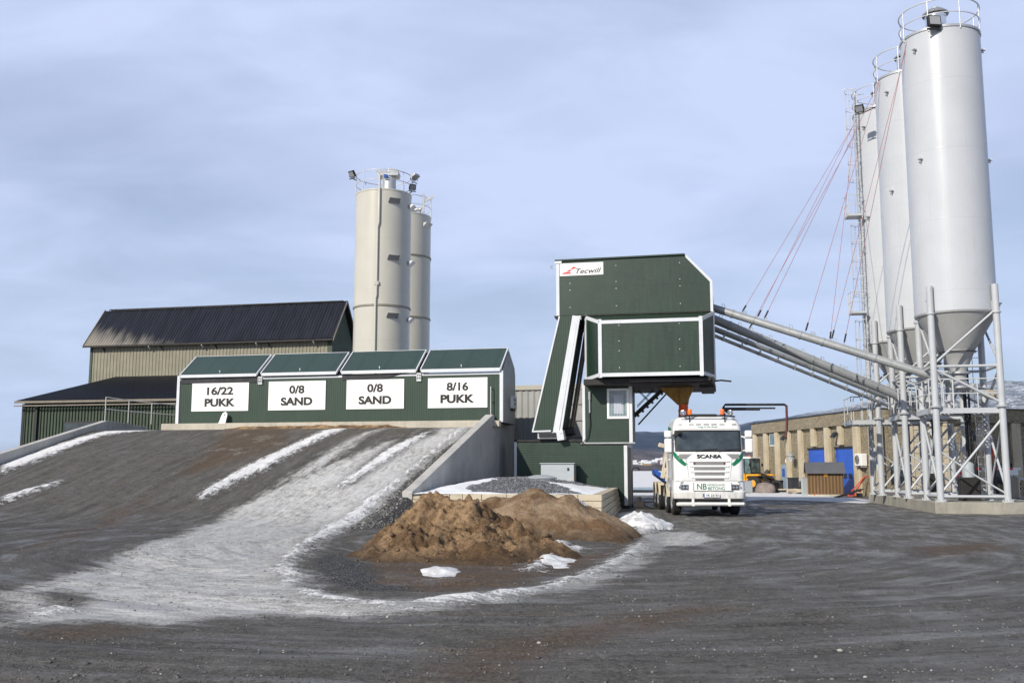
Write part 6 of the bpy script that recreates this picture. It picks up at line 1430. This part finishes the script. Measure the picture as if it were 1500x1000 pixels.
# rubble and tyres
def rock(name,label,loc,s,seed,sub=3,mat='rock'):
    v,f=ico(sub); b=MB(); r=np.random.default_rng(seed); n=fbm(v[:,0]*1.6+seed+5,v[:,1]*1.6+v[:,2]*1.3+7,3); V=v*(0.72+0.55*n)[:,None]; V=np.sign(V)*np.abs(V)**0.9
    b.add([tuple(p*np.array(s)) for p in V],[tuple(q) for q in f]); o=b.build(name,M[mat],smooth=24); o.location=loc; tag(o,label,'rock'); return o
rock('boulder','grey brown boulder lying in front of the yellow loader',(17.85,70.5,0.25),(0.74,0.5,0.46),3)
t=thing('tyre_stack','black tyres heaped beside the boulder at the beige wall','tyres',(18.65,71.5,0),0)
for k,(x,y,z,ax,rr) in enumerate(((-0.45,0.2,0.42,1.3,0.42),(0.30,0.1,0.45,1.2,0.45),(-0.1,-0.3,0.13,0,0.45))):
    o=MB().lathe([(rr*0.52,-0.12),(rr*0.9,-0.14),(rr,-0.08),(rr,0.08),(rr*0.9,0.14),(rr*0.52,0.12),(rr*0.52,-0.12)],n=28).build('tyre',M['tyre'],t,smooth=40); o.location=(x,y,z); o.rotation_euler=(ax,0.15*k,0)
t=thing('grey_container','small blue-grey crate at the right rear of the truck','crate',(16.75,71.5,0),0.1); MB().box(-0.35,0.35,-0.3,0.3,0,0.78).build('body',M['grey_box'],t,0.02); MB().box(-0.37,0.37,-0.32,0.32,0.78,0.84).build('lid',M['grey_box'],t,0.01)
# wheel loader
def loader():
    t=thing('wheel_loader','yellow wheel loader with a dark cab and raised arms, parked left of the beige building','wheel loader',(18.75,75.2,0),R(40)); t.scale=(0.86,0.86,0.86)
    Y=M['loader']; D=M['dark_steel']
    for (x,y) in ((-1.0,0.0),(1.0,0.0),(-1.0,2.4),(1.0,2.4)):
        w=MB().lathe([(0.30,-0.22),(0.58,-0.24),(0.68,-0.16),(0.70,0),(0.68,0.16),(0.58,0.24),(0.30,0.22)],(x,y,0.70),28,'x').build('wheel',M['tyre'],t,smooth=35); MB().lathe([(0.0,-0.23),(0.3,-0.22),(0.3,0.22),(0,0.23)],(x,y,0.7),20,'x').build('rim',Y,w)
    m=MB(); m.prism([(1.2,0.75),(1.2,1.55),(1.6,1.72),(3.3,1.62),(3.5,1.35),(3.4,0.7)],'x',-0.75,0.75); m.build('engine_body',Y,t,0.06)
    m=MB(); m.prism([(-0.5,0.6),(-0.45,1.1),(0.5,1.3),(1.2,1.2),(1.2,0.6)],'x',-0.55,0.55); m.build('front_frame',Y,t,0.04)
    for sx in (-1,1): MB().prism([(-0.6,1.35),(0.55,1.35),(0.75,1.1),(0.75,1.5),(-0.55,1.5)],'x',min(sx*0.8,sx*1.2),max(sx*0.8,sx*1.2)).build('mudguard',Y,t,0.03)
    c=MB(); c.prism([(0.55,1.5),(0.65,2.85),(1.85,2.85),(2.0,1.5)],'x',-0.66,0.66); cb=c.build('cab_glass',M['clearglass'],t)
    m=MB()
    for x in (-0.67,0.67):
        for (a,b) in (((0.55,1.5),(0.65,2.88)),((2.0,1.5),(1.85,2.88)),((1.25,1.5),(1.25,2.88))): m.tube((x,a[0],a[1]),(x,b[0],b[1]),0.05,6)
    m.box(-0.7,0.7,0.5,2.05,1.45,1.58); m.build('cab_frame',D,cb); MB().box(-0.75,0.75,0.5,2.05,2.85,2.98).build('cab_roof',M['white'],t,0.04)
    MB().lathe([(0.08,0),(0.08,0.14),(0,0.18)],(0.3,1.4,2.98),12).build('beacon',M['amber'],t)
    m=MB()
    for sx in (-0.42,0.42): 
        m.prism([(0.55,1.50),(0.7,1.72),(-0.6,1.35),(-1.5,0.55),(-1.65,0.38),(-1.5,0.32),(-0.7,0.98)],'x',sx-0.07,sx+0.07)
        m.tube((sx+0.12,0.3,0.9),(sx+0.12,-0.8,1.1),0.06,8)
    m.tube((0,0.4,1.6),(0,-1.3,1.1),0.08,8); m.build('lift_arms',D,t)
    m=MB(); m.prism([(-1.55,0.1),(-2.3,0.08),(-2.35,0.14),(-1.75,0.25),(-1.6,0.75),(-1.75,0.95),(-1.65,0.98),(-1.5,0.75)],'x',-1.25,1.25); m.prism([(-1.55,0.1),(-2.3,0.08),(-1.75,0.95),(-1.55,0.8)],'x',-1.27,-1.22).prism([(-1.55,0.1),(-2.3,0.08),(-1.75,0.95),(-1.55,0.8)],'x',1.22,1.27); m.build('bucket',D,t)
    for sx in (-1,1): MB().obox((sx*0.9,0.5,2.3),(0.16,0.06,0.28)).build('mirror',M['black'],t)
loader()
# things seen between the legs of the grey silos
t=thing('barrier','red and white barrier rail on a white post behind the nearest grey silo','barrier',(24.1,51.5,0),0.05)
MB().box(-1.1,2.2,-0.04,0.04,1.60,1.72).build('rail',M['white'],t)
m=MB()
for x in (-1.1,-0.3,0.55,1.35): m.box(x,x+0.42,-0.045,0.045,1.595,1.725)
m.build('red_bands',M['logo_red'],t); m=MB(); m.box(-0.9,-0.75,-0.08,0.08,0,1.6).box(1.3,1.42,-0.06,0.06,0,1.6); m.build('post',M['white'],t)
t=thing('black_stand','black leaning steel stand in front of the red and white barrier','stand',(24.4,50.6,0),0.0)
m=MB(); m.tube((0.25,0,0.0),(-0.05,0,1.55),0.08,8).tube((0.05,0,0.02),(0.35,0,0.02),0.08,8).obox((-0.05,0,1.6),(0.3,0.2,0.25)); m.build('frame',M['black'],t)
t=thing('life_ring','orange red ring hanging on the beige wall right of the silos','ring',(29.0,60.45,2.7),KR)
MB().lathe([(0.25+0.07*math.cos(a),0.07*math.sin(a)) for a in [2*math.pi*k/10 for k in range(11)]],(0,0,0),24,'y').build('ring',M['orange'],t,smooth=60)
m=MB(); m.tube((-0.2,0,-0.3),(-0.25,0,-0.7),0.04,6).tube((0.2,0,-0.3),(0.22,0,-0.65),0.04,6); m.build('rope_ends',M['orange'],t)
for (x,lab) in ((29.95,'firewood stack with pale log ends in front of the beige building, far right'),):
    t=thing('firewood_stack',lab,'firewood',(x+0.2,57.5,0),0.02); MB().box(-0.95,1.6,0.2,1.0,0.05,1.0).build('core',M['dark_steel'],t); g=random.Random(6)
    m=MB()
    for i in range(15):
        for j in range(7): m.tube((-0.9+i*0.165+(j%2)*0.08,0.0+g.uniform(0,.06),0.13+j*0.135),(-0.9+i*0.165+(j%2)*0.08,0.25,0.13+j*0.135),0.072,8)
    m.build('logs',M['log_end'],t); MB().box(-1.0,1.7,0.0,1.0,1.06,1.16).box(-1.0,1.7,0,1.0,-0.0,0.05).box(-1.02,-0.96,0,1.0,0,1.1).build('crate',M['galv'],t)
t=thing('white_sign','small white notice board above the firewood','notice board',(29.2,58.3,1.4),0.0); MB().box(-0.35,0.35,-0.02,0.02,-0.1,0.2).build('board',M['white'],t); MB().box(-0.03,0.03,0.02,0.06,-1.4,0.2).build('post',M['galv'],t)
t=thing('signal_lamp','small red lamp on a post between the legs of the nearest grey silo','lamp',(20.7,46.2,0),0); MB().tube((0,0,0),(0,0,1.7),0.03,8).build('post',M['galv'],t); MB().box(-0.08,0.08,-0.06,0.06,1.2,1.65).build('lamp',M['logo_red'],t,0.02)
# low pipe and kerb behind the truck
t=thing('long_pipe','long pale blue-grey pipe lying on low blocks behind the truck','pipe',(6.5,58.0,0)); MB().tube((-1.5,0,0.45),(3.4,0,0.45),0.16,12).build('pipe',M['blue_grey'],t,smooth=40); m=MB()
for k in range(2): m.box(-1+k*3,-0.7+k*3,-0.2,0.2,0,0.3)
m.build('block',M['slab'],t)

# ---------------------------------------------------------------- distant land
def hill_mat():
    n=NT('mountain_side'); P=n.pos(); s=n.sep(P); z=s[2]; e=n.attr('rel')
    a=n.noise(P,0.004,7,0.62); b=n.noise(P,0.018,6,0.7); f=n.noise(P,0.07,4,0.7)
    forest=n.mix(n.mr(b,0.35,0.65),(0.008,0.015,0.034),(0.022,0.036,0.058))
    low=n.mix(n.mr(b,0.4,0.6),(0.055,0.042,0.040),(0.13,0.10,0.09)); low=n.mix(n.mr(f,0.60,0.72,0,0.55),low,(0.55,0.56,0.58))
    c=n.mix(n.mr(n.math('ADD',e,n.math('MULTIPLY',n.math('SUBTRACT',b,0.5),0.3)),0.28,0.42),low,forest)
    clear=n.mr(n.math('ADD',n.math('MULTIPLY',a,0.5),n.math('MULTIPLY',f,0.5)),0.54,0.62,0,0.6); c=n.mix(clear,c,(0.42,0.44,0.48))
    sl=n.math('ADD',e,n.math('MULTIPLY',n.math('SUBTRACT',n.math('ADD',n.math('MULTIPLY',b,0.6),n.math('MULTIPLY',f,0.4)),0.5),0.9))
    sm=n.math('ADD',sl,n.math('MULTIPLY',n.attr('snowy'),0.62))
    c=n.mix(n.math('MULTIPLY',n.mr(sm,0.93,1.08),n.mr(n.math('ADD',f,n.math('MULTIPLY',b,0.7)),0.70,0.90,0.9,0.12)),c,(0.80,0.82,0.86))
    return n.out(c,0.95,spec=0.1)
M['hill']=hill_mat()
def hills():
    az=np.radians(np.linspace(-50,50,900)); rr=np.concatenate([np.linspace(1300,2600,14),np.linspace(2700,7600,90)]); A,Rr=np.meshgrid(az,rr)
    px=750+1450*np.tan(A)
    # ridge height above the horizon in the picture, measured on the photograph
    tab=[(-1200,18),(0,16),(500,34),(800,46),(925,53),(985,54),(1040,57),(1085,62),(1110,67),(1190,78),(1250,88),(1275,94),(1330,101),(1400,108),(1500,114),(1700,108),(2600,90)]
    ridge=np.interp(px,[q[0] for q in tab],[q[1] for q in tab])/1450*6200
    ridge=ridge*(1+0.09*(fbm(px*0.012,px*0+3,4,0.55)-0.5))
    k=np.clip((Rr-2600)/(6200-2600),0,1.4); prof=np.where(k<1,k**1.25,1-(k-1)*0.9)
    n=fbm(A*26+3,Rr*0.0016,5,0.55)-0.5; Z=ridge*np.maximum(prof,0)*(1+0.45*n*np.clip(1.2-k,0.15,1))+np.clip((Rr-1500)/900,0,1)*26*(fbm(A*40,Rr*0.002,3))-2
    Z=Z*np.cos(0*A)
    X=Rr*np.tan(A)*np.cos(A); Yy=Rr*np.cos(A); Zf=Z*1.0
    rel=Zf/np.maximum(ridge,1); snowy=np.clip((px-1150)/250,0,1)
    o=grid_mesh('hills',X,Yy,Zf,M['hill'],{'rel':rel,'snowy':snowy}); tag(o,kind='structure'); return X,Yy,Zf
HX,HY,HZ=hills()
# houses of the far town
def houses():
    cols=[painted('house_white',(0.62,0.62,0.60),0.7,0,0.05,0),painted('house_ochre',(0.40,0.28,0.12),0.7,0,0.05,0),painted('house_red',(0.28,0.06,0.04),0.7,0,0.05,0),painted('house_grey',(0.25,0.26,0.28),0.7,0,0.05,0)]
    names=['white','ochre','red','grey']; g=random.Random(12); base={}
    rf=painted('house_roof',(0.70,0.71,0.73),0.8,0,0.1,0.0)
    for i in range(34):
        az=math.atan(((g.uniform(918,985) if i%4 else g.uniform(1085,1110))-750)/1450); r=g.uniform(2300,3100); x,y=r*math.sin(az),r*math.cos(az)
        ii=np.argmin((HX-x)**2+(HY-y)**2); z=HZ.flat[ii]-1; c=g.randrange(4) if g.random()<0.5 else 0
        if c not in base:
            t=thing('house','tiny %s house of the far town below the mountain'%names[c],'house',(x,y,z),g.uniform(-.6,.6),'%s houses of the far town'%names[c])
            MB().box(-7,7,-5,5,-2,6).build('walls',cols[c],t); MB().prism([(-5.6,5.8),(0,9.5),(5.6,5.8)],'x',-7.6,7.6).build('roof',rf,t); base[c]=t
        else:
            t=copy_tree(base[c]); t.location=(x,y,z); t.rotation_euler=(0,0,g.uniform(-.6,.6)); s=g.uniform(0.8,1.5); t.scale=(s,s,s)
houses()
# bare shrubs at the shore line
def hazebox():
    b=MB().box(-9000,9000,-500,9500,-3.2,640); n=NT('air'); n.N.remove(n.b); v=n.N.new('ShaderNodeVolumePrincipled'); v.inputs['Color'].default_value=(0.55,0.74,1.0,1); v.inputs['Density'].default_value=HAZE; v.inputs['Anisotropy'].default_value=0.2
    n.L.new(v.outputs[0],n.N['Material Output'].inputs['Volume']); o=b.build('haze',n.m); tag(o,kind='stuff',label='thin cold air haze in front of the far mountains',cat='haze')
HAZE=0.34/6200
if HAZE>0: hazebox()
